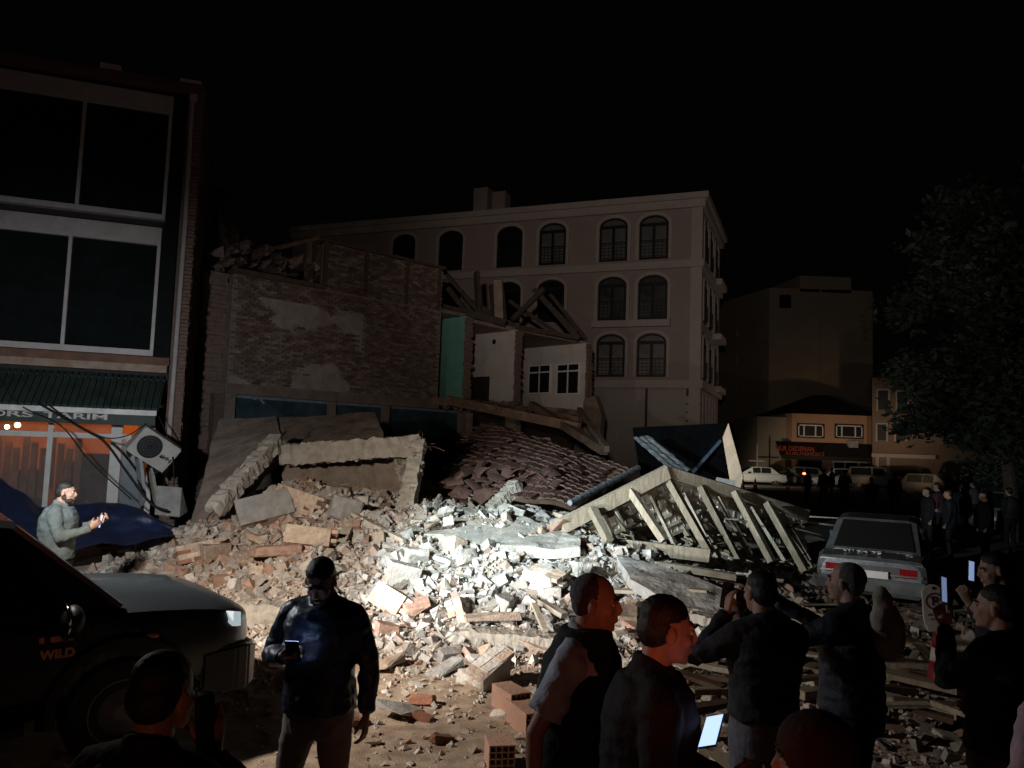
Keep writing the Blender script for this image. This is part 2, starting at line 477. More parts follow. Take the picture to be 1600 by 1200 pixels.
def cluster(label, px, py, D, nx, ny, nz, rot, mats_, face=None, sink=.08):
    p = at(px, py, D); r = thing('masonry_block', label, 'masonry block', (0, 0, 0))
    W_, D_, H_ = nx * .225, ny * .115, nz * .072
    mb = MB(); mb.box((-W_ / 2 + .02, -D_ / 2 + .012, -H_ / 2 + .01), (W_ / 2 - .02, D_ / 2 - .012, H_ / 2 - .008), j=.01); mb.build('mortar', tanblk, r)
    for k in range(nz):
        for i in range(nx):
            for j in range(ny):
                if nx > 1 and rng.random() < .12 and (i in (0, nx - 1) or k == nz - 1): continue
                if 0 < k < nz - 1 and 0 < i < nx - 1 and 0 < j < ny - 1: continue
                x = (i - (nx - 1) / 2) * .225 + (.11 if k % 2 else 0); inst(BU[rng.choice(mats_).name], 'brick', r, (x + rng.uniform(-.01, .01), (j - (ny - 1) / 2) * .115, (k - (nz - 1) / 2) * .072), (rng.uniform(-.03, .03), rng.uniform(-.03, .03), rng.uniform(-.03, .03)), (1, 1.04, 1.0))
    if face:
        mb = MB(); mb.box((-W_ / 2, -D_ / 2 - .025, -H_ / 2), (W_ / 2, -D_ / 2, H_ / 2), j=.012); mb.build('plaster_face', face, r)
    r.location = (p.x, p.y, gz(p.x, p.y) + max(W_ * abs(math.sin(rot[1])), D_ * abs(math.sin(rot[0])), H_ * .7) * .5 - sink + .1); r.rotation_euler = rot; spots.append((p.x, p.y, max(W_, H_)))
    return r
cluster('whitish block of bonded bricks standing highest at the left edge of the lit patch', 627, 895, 10.9, 2, 2, 5, (rad(8), rad(14), rad(28)), [plaster, plaster, tanblk], plaster)
cluster('tan block of bonded bricks lying below the whitish block', 612, 932, 10.4, 2, 3, 4, (rad(-18), rad(24), rad(-20)), [tanblk, pinkbr, plaster], tanblk)
cluster('large masonry block with a grey plaster face at the top of the left rubble', 415, 785, 13.2, 4, 3, 7, (rad(-38), rad(-14), rad(24)), [pinkbr, tanblk, brickm], concr)
cluster('large red brick masonry block beside the grey faced one on the left rubble', 468, 782, 13.4, 4, 3, 6, (rad(-12), rad(12), rad(-22)), [pinkbr, brickm, tanblk])
cluster('reddish bonded brick block lying on the lower left slope', 310, 852, 12.2, 3, 2, 4, (rad(-20), rad(-10), rad(35)), [pinkbr, tanblk, brickm])
cluster('pale bonded brick block in the front of the lit rubble', 760, 1062, 8.0, 2, 2, 4, (rad(14), rad(-18), rad(50)), [plaster, tanblk], plaster)
cluster('pinkish bonded brick block near the middle of the heap', 720, 940, 10.2, 2, 2, 3, (rad(-25), rad(10), rad(70)), [pinkbr, tanblk, plaster])
cluster('pale bonded brick block right of the middle of the heap', 850, 900, 10.9, 2, 2, 4, (rad(20), rad(8), rad(-40)), [plaster, tanblk, plaster], plaster)
cluster('tan brick block on the left slope behind the man with the phone', 480, 850, 11.9, 3, 2, 4, (rad(-30), rad(5), rad(10)), [tanblk, pinkbr], tanblk)
scatter(70, (-6.0, 2.6), (9.2, 12), (.20, .44), ['brick', 'block', 'block', 'slab', 'shard'], heap, .02)
scatter(95, (-3.0, 2.4), (9.0, 12.4), (.16, .34), ['block', 'block', 'brick', 'shard'], heap, .0)
scatter(45, (-6, 4.5), (11.5, 15.5), (.25, .5), ['block', 'slab', 'shard'], heap, .05)
scatter(50, (-2.6, 2.6), (6.0, 9.4), (.10, .24), ['brick', 'shard', 'slab', 'brick'], lambda x, y: sm(5.6, 9, y), .1)
scatter(20, (1.4, 5.6), (6.4, 11), (.15, .35), ['block', 'slab', 'brick'], None, .1)
# what nobody could count: crushed masonry
def stuff_chunks(name, n, xr, yr, sz, dens, tints, seed, zoff=.25, tints2=None, kinds=('block', 'shard', 'brick', 'block')):
    r = random.Random(seed); V = []; Fc = []; T = []
    k = 0
    while k < n:
        x, y = r.uniform(*xr), r.uniform(*yr)
        if r.random() > dens(x, y): continue
        s = sz[0] + (sz[1] - sz[0]) * r.random() ** 2.5
        vs, fs = r.choice(PROTO[r.choice(kinds)])
        E = Euler((r.uniform(0, 6.3), r.uniform(-.8, .8), r.uniform(0, 6.3))).to_matrix()
        z = gz(x, y) + s * zoff * r.uniform(-.4, 1)
        b = len(V); c = r.choice(tints2 if (tints2 and x < -2.8 + r.uniform(-.8, .8)) else tints); q = r.uniform(.75, 1.15)
        for v in vs:
            w = E @ (v * s); V.append((w.x + x, w.y + y, w.z + z)); T.append((c[0] * q, c[1] * q, c[2] * q, 1))
        Fc += [tuple(i + b for i in f) for f in fs]
        k += 1
    me = bpy.data.meshes.new(name); me.from_pydata(V, [], Fc)
    a = me.attributes.new('tint', 'FLOAT_COLOR', 'POINT'); a.data.foreach_set('color', np.array(T, dtype=np.float32).ravel())
    me.materials.append(mat('crushed_masonry', (1, 1, 1), .92, (.66, .64, .62), 9, .5, attr=True))
    o = bpy.data.objects.new(name, me); COL.objects.link(o); o['kind'] = 'stuff'
    return o
PALE = [(.62, .59, .55)] * 7 + [(.55, .48, .40), (.52, .40, .32), (.45, .43, .41), (.48, .36, .29)]
WARM = [(.52, .45, .38), (.48, .37, .29), (.40, .25, .18), (.56, .52, .47), (.47, .41, .35), (.50, .44, .38)]
DARK = [(.2, .18, .16), (.34, .31, .28), (.12, .10, .09), (.28, .2, .15)]
o = stuff_chunks('crushed_rubble', 9000, (-6.8, 4.6), (8.8, 16.5), (.06, .27), lambda x, y: (1.0 if y > lerp_tab(TOE, x) - .2 else .12) * (1 if y < 14 else .5) * (.22 if (-1.75 < x < 1.2 and 12.3 < y < 14.2) else 1), PALE, 3, tints2=WARM)
tag(o, 'crushed brick and plaster covering the whole rubble heap', 'rubble')
o = stuff_chunks('rubble_crumbs', 22000, (-6.6, 4.2), (8.9, 14.6), (.02, .10), lambda x, y: (1.0 if y > lerp_tab(TOE, x) - .3 else .15) * (.35 if (-1.75 < x < 1.2 and 12.3 < y < 14.2) else 1), PALE, 13, zoff=.6, tints2=WARM, kinds=('block', 'shard'))
tag(o, 'small plaster and brick crumbs filling the gaps of the rubble heap', 'rubble')
o = stuff_chunks('scattered_grit', 9000, (-3.4, 5.0), (4.8, 9.6), (.012, .085), lambda x, y: .22 + .85 * sm(6.2, 9.2, y + max(0, x) * .4), PALE + WARM + WARM, 5, tints2=WARM)
tag(o, 'grit and brick crumbs strewn on the street before the heap', 'grit')
o = stuff_chunks('dark_debris', 2600, (1.6, 8.0), (5.6, 15), (.05, .24), lambda x, y: (1 if x > 2.2 + (y < 9) * .2 else .4), DARK, 8)
tag(o, 'dark splintered debris spread between the timber and the silver car', 'debris')

# ------------------------------------------------------------------ slabs, beams and columns fallen on the heap
def slab(name, label, pts, thick, m, cat='slab', jag=.05, sub=3):
    P = [at(*p) for p in pts]; Q = []
    for a, b in zip(P, P[1:] + P[:1]):
        for k in range(sub):
            p = a.lerp(b, k / sub)
            Q.append(p + Vector((rng.uniform(-jag, jag), rng.uniform(-jag, jag), rng.uniform(-jag, jag) * .5)) * (1 if k else .3))
    n = Vector((0, 0, 0)); c = sum(P, Vector()) / len(P)
    for a, b in zip(P, P[1:] + P[:1]): n += (a - c).cross(b - c)
    n.normalize()
    if n.dot(CAM - c) > 0: n = -n
    mb = MB(); mb.prism(Q, n * thick); o = mb.build(name, m)
    bm = bmesh.new(); bm.from_mesh(o.data)
    for k in range(3):
        bmesh.ops.triangulate(bm, faces=list(bm.faces))
        bmesh.ops.subdivide_edges(bm, edges=[e for e in bm.edges if e.calc_length() > .14], cuts=1)
    roughen(bm, .03, 2.6, 0)
    bm.to_mesh(o.data); bm.free()
    return tag(o, label, cat)
bright = slab('fallen_wall_panel', 'big whitewashed wall panel lying flat in the brightest light', [(655, 833, 12.4), (740, 850, 11.9), (800, 861, 11.7), (908, 854, 11.7), (905, 838, 12.3), (820, 808, 13.2), (690, 786, 13.9), (652, 806, 13.3)], .16, plaster, jag=.07)
slab('fallen_wall_slab', 'brown rendered wall slab lying tilted against the brick ruin', [(430, 652, 17.2), (585, 643, 17.4), (602, 690, 15.6), (445, 700, 15.6)], .25, slabbr)
slab('leaning_wall_slab', 'grey wall slab leaning beside the diagonal broken beam', [(343, 655, 17.0), (432, 650, 17.0), (440, 705, 15.4), (345, 800, 14.2), (298, 812, 14.4)], .2, slabbr)
slab('shaded_wall_slab', 'dark wall slab standing under the horizontal broken beam', [(440, 705, 15.4), (640, 700, 15.4), (655, 790, 14.9), (500, 775, 14.8), (445, 760, 14.8)], .2, slabbr)
slab('asphalt_slab', 'broad dark grey slab with pale kerb lip right of the walking men', [(965, 868, 11.8), (1050, 888, 11.2), (1150, 925, 10.6), (1150, 962, 10.0), (1060, 948, 10.0), (985, 905, 10.7)], .14, concr, jag=.03)
slab('tilted_plate', 'small white plate propped on rubble before the tiled roof', [(790, 752, 15.2), (812, 750, 15.2), (840, 790, 14.6), (790, 780, 14.7)], .06, plaster, jag=.02)
slab('ribbed_panel', 'ribbed white masonry panel tipped at the top of the lit rubble', [(770, 779, 14.2), (822, 797, 13.8), (815, 815, 13.6), (762, 796, 13.9)], .12, plaster, jag=.02)
def rbeam(name, label, a, b, w, h, m=concrete_tan, n=9, j=.03, cat='beam', bar=True):
    mb = MB(); P, Q = at(*a), at(*b); mb.rbeam(P, Q, w, h, n * 3, j * .8)
    d = (Q - P)
    for k in range(int(16 * d.length)):
        v, f = rng.choice(PROTO['shard']); sz = rng.uniform(.05, .16); t = rng.random(); c = P.lerp(Q, t) + Vector((rng.uniform(-.5, .5) * w, rng.uniform(-.5, .5) * w, rng.uniform(-.5, .5) * h)); E = Euler((rng.uniform(0, 6), rng.uniform(0, 6), 0)).to_matrix()
        mb.add([c + E @ (q * sz) for q in v], f)
    o = mb.build(name, m, fix=False)
    bm = bmesh.new(); bm.from_mesh(o.data); bmesh.ops.recalc_face_normals(bm, faces=bm.faces); roughen(bm, .03, 5, 1); bm.to_mesh(o.data); bm.free()
    tag(o, label, cat)
    o_ = o
    if w > .2 and bar:
        for e, dr in ((P, -1), (Q, 1)):
            for k in range(3):
                m2 = MB(); q = e + Vector((rng.uniform(-.3, .3) * w, rng.uniform(-.3, .3) * w, rng.uniform(-.3, .3) * h)); u = d.normalized() * dr
                m2.tube([q - u * .1, q + u * .12, q + u * .25 + Vector((rng.uniform(-.08, .08), 0, rng.uniform(-.1, .05)))], .008, 5); m2.build('reinforcing_bar', mat('rusty_bar', (.12, .06, .035), .8, None, 8, .2), o_)
    return o
rbeam('broken_beam', 'pale broken beam lying horizontally over the dark wall slab', (440, 712, 14.6), (662, 695, 14.4), .30, .38, n=12, j=.035)
rbeam('broken_column', 'pale column standing askew below the right beam end', (655, 690, 14.3), (634, 806, 13.6), .26, .26, j=.025, n=9, cat='column')
rbeam('broken_strut', 'thin wooden looking strut between the column and the wall slab', (622, 715, 14.7), (640, 770, 14.4), .18, .1)
rbeam('diagonal_beam', 'pale broken beam sloping down to the left rubble', (436, 684, 14.6), (332, 800, 13.0), .28, .26, j=.035)
rbeam('lying_beam', 'pale concrete beam lying on the ground before the vest man', (718, 1000, 9.5), (900, 1016, 9.2), .30, .30, n=9, j=.012)
rbeam('kerb_beam', 'tan concrete beam lying behind the pickup headlight', (362, 962, 10.0), (500, 968, 9.9), .34, .36, n=7, j=.012)
rbeam('broken_post', 'short pale post leaning out of the rubble by the tiles', (768, 798, 14.0), (808, 757, 14.4), .24, .22, j=.02)
rbeam('kerb_stone', 'pale curved kerb stone at the foot of the asphalt slab', (1010, 948, 10.1), (1120, 972, 9.7), .16, .12, j=.01)
# ------------------------------------------------------------------ hollow clay blocks
def hollow_block(label, px, py, D, rz, rx=0.0, L=.30, n=4):
    r = thing('hollow_block', label, 'hollow brick', (0, 0, 0), None)
    mb = MB(); w = .2; t = .011
    for i in range(n + 1):
        x = -w / 2 + (w - t) * i / n
        mb.box((x, -L / 2, -w / 2), (x + t, L / 2, w / 2))
    for i in range(n):
        x0 = -w / 2 + (w - t) * i / n + t; x1 = -w / 2 + (w - t) * (i + 1) / n
        for k in range(n + 1):
            z = -w / 2 + (w - t) * k / n
            mb.box((x0, -L / 2 + (.002 if 0 < k < n else 0), z), (x1, L / 2, z + t))
    mb.build('shell', mat('hollow_clay', (.46, .24, .16), .9, (.34, .24, .19), 10, .4), r)
    p = at(px, py, D)
    r.location = (p.x, p.y, max(p.z, .09)); r.rotation_euler = (rx, 0, rz)
    return r
hollow_block('hollow clay block with square holes facing front, by the vest man', 822, 1120, 6.9, rad(24), L=.42)
hollow_block('smaller hollow clay block tucked left of the largest one', 798, 1092, 7.2, rad(30), L=.36)
hollow_block('hollow clay block cut off by the bottom edge of the picture', 780, 1188, 6.1, rad(10), L=.25)
# ------------------------------------------------------------------ collapsed tiled roof
def patch(a, b, c, d):
    a, b, c, d = [at(*p) for p in (a, b, c, d)]
    def f(u, v):   # u along the rows, v down the slope
        p = (b.lerp(c, u)).lerp(a.lerp(d, u), v)
        p.z += .18 * math.sin(u * PI) * math.sin(v * PI) + .10 * noise.noise(Vector((u * 4, v * 3, 2)))
        return p
    return f
roof = thing('collapsed_tile_roof', 'sagging slope of reddish brown roof tiles on the rubble', 'roof', at(830, 770, 15.5))
pf = patch((672, 752, 15.0), (752, 656, 19.0), (992, 735, 16.2), (893, 792, 13.6))
def tile_mesh(m):
    mb = MB(); xs = [-.5, -.25, 0, .25, .5]; zs = [0, .05, .065, .05, .0]; rings = []
    for y, lift in ((-.5, .13), (.55, .0)):
        r = [(x, y, z + lift) for x, z in zip(xs, zs)] + [(x, y, z + lift - .09) for x, z in zip(reversed(xs), reversed(zs))]
        rings.append(r)
    mb.rings(rings)
    me = mb.mesh('roof_tile'); me.materials.append(m); return me
tm = tile_mesh(tilem)
fb = MB(); fb.rings([[(x, y, z + l) for x, z in ((-.5, 0), (-.3, .02), (.2, .0), (.42, -.02), (.5, .09))] + [(x, y, z + l - .07) for x, z in ((.5, .09), (.42, -.02), (.2, .0), (-.3, .02), (-.5, 0))] for y, l in ((-.5, .10), (.5, 0))])
tmu = fb.mesh('roof_tile'); tmu.materials.append(tileu)
NU, NV = 23, 14
cnt = 0
for j in range(NV):
    for i in range(NU):
        u, v = (i + .5) / NU, (j + .5) / NV
        if u < .42 and v > .74 + .5 * abs(u - .42) * 0 and rng.random() < .8: continue
        if rng.random() < .06 or (u < .14 and rng.random() < .3): continue
        p = pf(u, v); du = (pf(u + .02, v) - pf(u - .02, v)); dv = (pf(u, v + .02) - pf(u, v - .02))
        wu, wv = du.length / .04 / NU, dv.length / .04 / NV
        x = du.normalized(); yv = -dv.normalized(); z = x.cross(yv).normalized(); yv = z.cross(x)
        Rm = Matrix((x, yv, z)).transposed() @ Euler((rng.uniform(-.05, .05), rng.uniform(-.05, .05), rng.uniform(-.05, .05) * (1 + 4 * (rng.random() < .07)))).to_matrix()
        if rng.random() < .05: Rm = Rm @ Euler((rng.uniform(-.3, .3), rng.uniform(-.3, .3), rng.uniform(-.5, .5))).to_matrix(); p = p + Vector((0, 0, .05))
        inst(tm, 'roof_tile', roof, p, Rm.to_euler(), (wu * .93, wv * 1.08, .30))
        cnt += 1
mb = MB()
gv = []
nu, nv = 16, 12
mb.add([pf(i / nu, j / nv) + Vector((0, 0, -.07)) for j in range(nv + 1) for i in range(nu + 1)], [(j * (nu + 1) + i, j * (nu + 1) + i + 1, (j + 1) * (nu + 1) + i + 1, (j + 1) * (nu + 1) + i) for j in range(nv) for i in range(nu)])
mb.build('roof_board', woodd, roof)
ridge = mat('blue_grey_ridge', (.23, .26, .275), .75, (.13, .15, .16), 6, .2, rv=.12)
a, b = at(890, 792, 13.5), at(996, 736, 16.0)
for k in range(9):
    m = MB(); p, q = a.lerp(b, k / 9), a.lerp(b, (k + 1.08) / 9)
    m.tube([p + Vector((0, 0, .07)), q + Vector((0, 0, .05))], [.052, .068], 10)
    m.build('ridge_cap', ridge, roof, smooth=False)
# loose tiles fallen off the edge
for k in range(46):
    px, py = rng.uniform(690, 880), rng.uniform(738, 782); D = 14.9 - (py - 738) * .014 + rng.uniform(-.1, .1)
    p = at(px, py, D)
    o = inst(tm, 'loose_tile', None, p, (rng.uniform(-.7, .7), rng.uniform(-.6, .6), rng.uniform(0, 6)), (.24, .3, .3))
    tag(o, 'loose reddish brown roof tile at the lower left edge of the sagging roof', 'roof tile', 'loose tiles slipped off the sagging roof')
# ------------------------------------------------------------------ collapsed timber roof
tr = thing('collapsed_roof_frame', 'tipped timber roof frame with tile undersides showing and slanting struts', 'roof frame', at(1060, 860, 13.2))
A, B, C = at(878, 822, 12.6), at(1042, 738, 13.4), at(1262, 805, 15.6)
def tb(name, a, b, w, h, m=wood, j=.006):
    mb = MB(); mb.beam(a, b, w, h, j=j); return mb.build(name, m, tr)
tb('rafter', A, B, .12, .24)
tb('rafter', at(905, 838, 12.9), at(1000, 790, 13.6), .09, .13)
tb('ridge_board', B + Vector((-.05, 0, .02)), C, .08, .20)
tb('ridge_board', B + Vector((0, .25, .06)), C + Vector((.2, .4, .04)), .06, .12, woodd)
tb('bottom_beam', at(940, 848, 12.6), at(1108, 868, 12.3), .12, .2)
tb('bottom_beam', at(948, 868, 12.3), at(1150, 902, 11.8), .14, .1, woodp)
tb('bottom_beam', at(1000, 872, 12.5), at(1180, 915, 12.0), .14, .12, woodd)
FR = [((985, 766), (1038, 845)), ((1040, 742), (1108, 862)), ((1095, 760), (1160, 888)), ((1148, 768), (1206, 878)), ((1198, 785), (1258, 892)), ((925, 795), (952, 846))]
for k, (p, q) in enumerate(FR):
    D = 13.1 + (p[0] - 985) * .007
    tb('strut', at(*p, D), at(*q, D - .5), .13, .11)
BK = [((978, 806), (1004, 846)), ((1028, 812), (1054, 850)), ((1046, 790), (1084, 850)), ((1092, 798), (1122, 856)), ((1142, 812), (1172, 866)), ((1185, 812), (1206, 856)), ((1225, 825), (1270, 886))]
for p, q in BK:
    D = 13.9 + (p[0] - 985) * .006
    tb('strut', at(*p, D), at(*q, D - .3), .11, .07, wood)
for p, q in (((955, 786), (988, 850)), ((1012, 764), (1056, 856)), ((1068, 770), (1120, 872)), ((1122, 776), (1174, 872)), ((1174, 792), (1226, 876)), ((1222, 802), (1266, 876)), ((940, 800), (962, 846))):
    D = 13.35 + (p[0] - 985) * .0075
    tb('strut', at(*p, D), at(*q, D - .35), .065, .06, woodp)
# roof planes seen from below: rows of tile undersides over battens
def under(a, b, c, d, nr, nc, skip, shrink=.94):
    a, b, c, d = [at(*q) for q in (a, b, c, d)]   # a-b top row, d-c bottom row
    f = lambda u, v: a.lerp(b, u).lerp(d.lerp(c, u), v)
    nrm = (b - a).cross(d - a).normalized()
    if nrm.dot(CAM - a) < 0: nrm = -nrm
    for j in range(nr):
        for i in range(nc):
            if rng.random() < skip: continue
            u, v = (i + .5) / nc, (j + .5) / nr
            p = f(u, v); du = f(u + .01, v) - f(u - .01, v); dv = f(u, v + .02) - f(u, v - .02)
            x = du.normalized(); yv = -dv.normalized(); z = x.cross(yv).normalized(); yv = z.cross(x)
            Rm = Matrix((x, yv, z)).transposed() @ Euler((rng.uniform(-.05, .05), rng.uniform(-.04, .04), rng.uniform(-.05, .05) * (1 + 4 * (rng.random() < .1)))).to_matrix()
            inst(tmu, 'roof_tile', tr, p - nrm * .05, Rm.to_euler(), (du.length / .02 / nc * shrink, dv.length / .04 / nr * .90, .3))
    for j in range(nr + 1):
        v = j / nr
        tb('batten', f(.0, v) + nrm * .0, f(1.0, v) + nrm * .0, .045, .05, wood)
under((902, 836, 12.95), (1040, 748, 13.65), (1104, 812, 14.3), (975, 868, 13.5), 5, 13, .07)
under((1043, 750, 13.75), (1252, 812, 15.9), (1262, 858, 16.0), (1106, 838, 14.6), 4, 15, .16)
for k in range(44):
    px, py = rng.uniform(900, 1270), rng.uniform(800, 900); D = 12.4 + (px - 900) * .006 + rng.uniform(-.3, 1.0); p = at(px, py, D)
    a = rng.gauss(.2, .7); L = rng.uniform(.2, .9); d = Vector((math.cos(a), rng.uniform(-.4, .4), rng.gauss(-.15, .3))) * L; p.z = max(p.z, .1)
    m = rng.choice([wood, woodp, woodd]); mb = MB(); mb.beam(p, p + d, rng.uniform(.03, .07), rng.uniform(.015, .04), j=.01, taper=rng.uniform(.3, 1))
    tag(mb.build('wood_splinter', m), 'torn %s stick lying in and below the tipped timber roof frame' % {'weathered_timber': 'greyish', 'pale_timber': 'pale', 'dark_timber': 'dark'}[m.name], 'stick', 'torn %s sticks round the roof frame' % {'weathered_timber': 'greyish', 'pale_timber': 'pale', 'dark_timber': 'dark'}[m.name])
# metal sheets, dark box and beams behind
def board(label, a, b, w, h, m=wood, name='wooden_board', cat='board', group=None, up=(0, 0, 1)):
    mb = MB(); mb.beam(at(*a), at(*b), w, h, j=.006, up=up)
    return tag(mb.build(name, m), label, cat, group)
sheet = mat('corrugated_sheet', (.26, .285, .30), .85, (.15, .165, .18), 4, .3, spec=.2)
sh = thing('metal_roof_sheet', 'bluish corrugated metal sheet sliding down before the dark box', 'metal sheet', at(1035, 735, 16.6))
a, b, c, d = at(990, 684, 17.6), at(1015, 681, 17.8), at(1082, 735, 16.6), at(1052, 738, 16.2)
mb = MB(); n = 14; rows = []
for i in range(n + 1):
    p, q = a.lerp(d, i / n), b.lerp(c, i / n)
    rows.append([p.lerp(q, k / 6) + Vector((0, 0, (.022 if k % 2 else 0) + rng.uniform(-.012, .012))) for k in range(7)])
mb.add([p for r in rows for p in r], [(i * 7 + k, i * 7 + k + 1, i * 7 + k + 8, i * 7 + k + 7) for i in range(n) for k in range(6)])
mb.add([p - Vector((0, 0, .012)) for r in rows for p in r], [(i * 7 + k + 7, i * 7 + k + 8, i * 7 + k + 1, i * 7 + k) for i in range(n) for k in range(6)])
mb.build('corrugated_panel', sheet, sh, fix=False)
bx = thing('dark_shipping_box', 'large open sided box, inner shade painted black, with a pale lit end panel', 'container', atz(1070, 775, .0) * 0 + Vector((5.0, 19, 0)))
Q = [at(988, 668, 19.4), at(1138, 661, 18.4), at(1158, 765, 18.0), at(1005, 770, 19.2)]
mb = MB(); mb.prism(Q, (.2, .35, 0)); mb.build('inner_shade_panel', mat('black_inner_shade', (.0035, .004, .0045), .95, (.003, .003, .003), 3, .3, spec=.0), bx)  # black panel stands for the shade inside the open box
mb = MB(); mb.prism([at(1129, 684, 18.2), at(1138, 661, 18.1), at(1161, 745, 17.7), at(1157, 762, 17.75), at(1143, 766, 17.95)], (.03, .05, 0)); mb.build('end_panel', mat('creased_pale_sheet', (.72, .54, .40), .6, (.60, .44, .32), 3, .6), bx)
mb = MB(); mb.beam(at(1082, 738, 18.2), at(1126, 688, 18.2), .07, .07); mb.build('brace', mat('blue_steel', (.08, .13, .2), .4, None, 4, .1, metal=.5), bx)
mb = MB(); mb.beam(at(1118, 752, 18.0), at(1160, 760, 17.9), .12, .2); mb.build('sill', concr, bx)
board('dark beam fallen from the ruin across the top of the tiled roof', (830, 632, 22), (945, 705, 18.5), .18, .2, woodd)
board('long reddish beam sloping down beside the white room', (905, 640, 22.5), (948, 702, 18), .12, .14, woodd)
board('reddish joist sloping over the top of the tiled slope', (700, 625, 23), (905, 668, 20), .16, .25, woodd)
board('pale rusty joist end poking out under the white room', (868, 655, 22), (905, 662, 21.5), .22, .4, woodd)
# ladder like frame at the left foot of the lit rubble
ld = thing('broken_window_frame', 'broken pale wooden frame with rungs sticking out of the rubble', 'window frame', at(580, 850, 12.2))
for q in (((546, 800, 12.9), (632, 845, 11.9), .07), ((572, 812, 12.7), (572, 842, 12.4), .05), ((594, 824, 12.4), (588, 852, 12.1), .05), ((560, 828, 12.6), (612, 862, 12.0), .06)):
    mb = MB(); mb.beam(at(*q[0]), at(*q[1]), q[2], q[2] * .7); mb.build('frame_bar', woodp, ld)
board('pale plank standing up out of the left rubble', (548, 815, 12.6), (530, 852, 12.0), .16, .05, woodp)
board('pale stick lying over the cavity under the horizontal beam', (495, 757, 14.2), (545, 770, 14.0), .08, .07, woodp)
board('short pale timber sticking up before the vest man', (835, 945, 9.9), (852, 985, 9.3), .07, .05, woodp)
board('short split timber lying above the lying concrete beam', (845, 940, 10.1), (882, 962, 9.7), .1, .06, woodp)
# timber and boards on the right foreground
bl = [(1085, 990, 1168, 1005, wood), (1075, 1035, 1150, 1050, woodp), (1080, 1080, 1170, 1078, wood), (1370, 1050, 1495, 1078, wood), (1365, 1085, 1495, 1118, woodp), (1365, 1072, 1430, 1080, woodd), (1240, 1040, 1300, 1055, wood), (1060, 1050, 1130, 1075, woodd), (1090, 1000, 1140, 1060, woodd), (1380, 1030, 1480, 1040, woodd), (1400, 1100, 1490, 1125, woodd), (1110, 1020, 1165, 1030, concr), (1420, 1000, 1480, 1050, woodd), (1250, 1085, 1330, 1075, wood), (1080, 1110, 1150, 1098, woodd), (1100, 960, 1170, 1000, woodd), (1140, 905, 1270, 935, woodd), (1200, 880, 1290, 905, woodd), (1080, 885, 1200, 925, woodd), (1180, 940, 1290, 962, wood)]
LB = ['greyish board under the left elbow of the man in the grey sweater', 'pale board left of the grey jeans', 'brown board lowest left of the grey jeans', 'long brown board right of the man with the bag', 'orange tinted pale board before the parking cone foot', 'short dark board right of the man with the bag']
for k, (x0, y0, x1, y1, m) in enumerate(bl):
    z0 = .08 + .04 * (k % 4)
    p, q = atz(x0, y0, z0 + .05), atz(x1, y1, z0)
    mb = MB(); mb.beam(p, q, rng.uniform(.1, .17), rng.uniform(.035, .08), j=.006)
    tag(mb.build('wooden_board', m), LB[k] if k < len(LB) else 'broken %s lying in the dark debris on the right' % ('pale plank' if m is woodp else 'brown plank' if m is wood else 'grey strip' if m is concr else 'dark plank'), 'board', 'broken boards in the right debris')
for k in range(60):
    x, y = rng.uniform(1.2, 5.2), rng.uniform(5.2, 11.5); ang = rng.gauss(-.35, .5); L = rng.uniform(.3, 1.3)
    d = Vector((math.cos(ang), math.sin(ang), rng.uniform(-.08, .12))) * L
    z = gz(x, y) + .08 + rng.uniform(0, .1)
    m = rng.choice([woodd, woodd, wood, woodp])
    mb = MB(); mb.beam((x, y, z), (x + d.x, y + d.y, z + d.z), rng.uniform(.05, .13), rng.uniform(.02, .06), j=.008)
    tag(mb.build('wood_splinter', m), 'split %s batten lying among the dark debris on the right' % ({woodd.name: 'dark', wood.name: 'brown', woodp.name: 'pale'}[m.name]), 'batten', 'split %s battens in the right debris' % ({woodd.name: 'dark', wood.name: 'brown', woodp.name: 'pale'}[m.name]))
# ================================================================== LEFT SHOP BUILDING
LF = Frame((0, 0), (.945, .326))
pc = at(257, 678, 17.0); LF = Frame((pc.x, pc.y), (.945, .326))
shop = thing('shop_building', 'tall narrow shop building on the left with large dark windows and green shop sign', 'building', LF.w(-2, 0, 0))
LX = -9.0
frm = mat('dull_white_frame', (.50, .45, .43), .45, (.40, .36, .34), 4, .1)
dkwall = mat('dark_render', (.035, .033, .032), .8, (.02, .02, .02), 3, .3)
brown = mat('brown_fascia', (.22, .11, .07), .8, (.13, .07, .05), 3, .3)
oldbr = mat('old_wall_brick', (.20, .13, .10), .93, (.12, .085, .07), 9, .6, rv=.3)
def fx(px, py, y=0.0): return LF.px(px, py, y)
ztop = fx(270, 165)[1]
zs = {}
# window bands measured on the photograph: (top of header, top of glass, bottom of glass, bottom of frame) at right end and mullion
def rect(mb, x0, x1, z0, z1, y0, y1): mb.box((min(x0, x1), y0, z0), (max(x0, x1), y1, z1))
zb = lambda px, py: fx(px, py)[1]
xr = fx(262, 300)[0]; xr2 = fx(247, 460)[0]
H1t, G1t, G1b, F1b = zb(268, 152), zb(268, 180), zb(258, 337), zb(256, 345)
H2t, G2t, G2b, F2b = zb(250, 357), zb(247, 384), zb(240, 548), zb(239, 557)
xm1 = fx(127, 240)[0]; xm2 = fx(104, 460)[0]
xr1 = (fx(268, 190)[0] + fx(257, 335)[0]) / 2; xr2 = (fx(248, 390)[0] + fx(240, 548)[0]) / 2
Zf = zb(255, 575)       # underside of the upper storeys
mb = MB(LF.M)
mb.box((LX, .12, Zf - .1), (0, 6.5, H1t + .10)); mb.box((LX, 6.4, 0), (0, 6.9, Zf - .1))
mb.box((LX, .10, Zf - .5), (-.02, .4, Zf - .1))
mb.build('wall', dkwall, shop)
mb = MB(LF.M)
mb.box((-.0, .05, 0), (.32, 6.9, H1t + .15), j=.0)
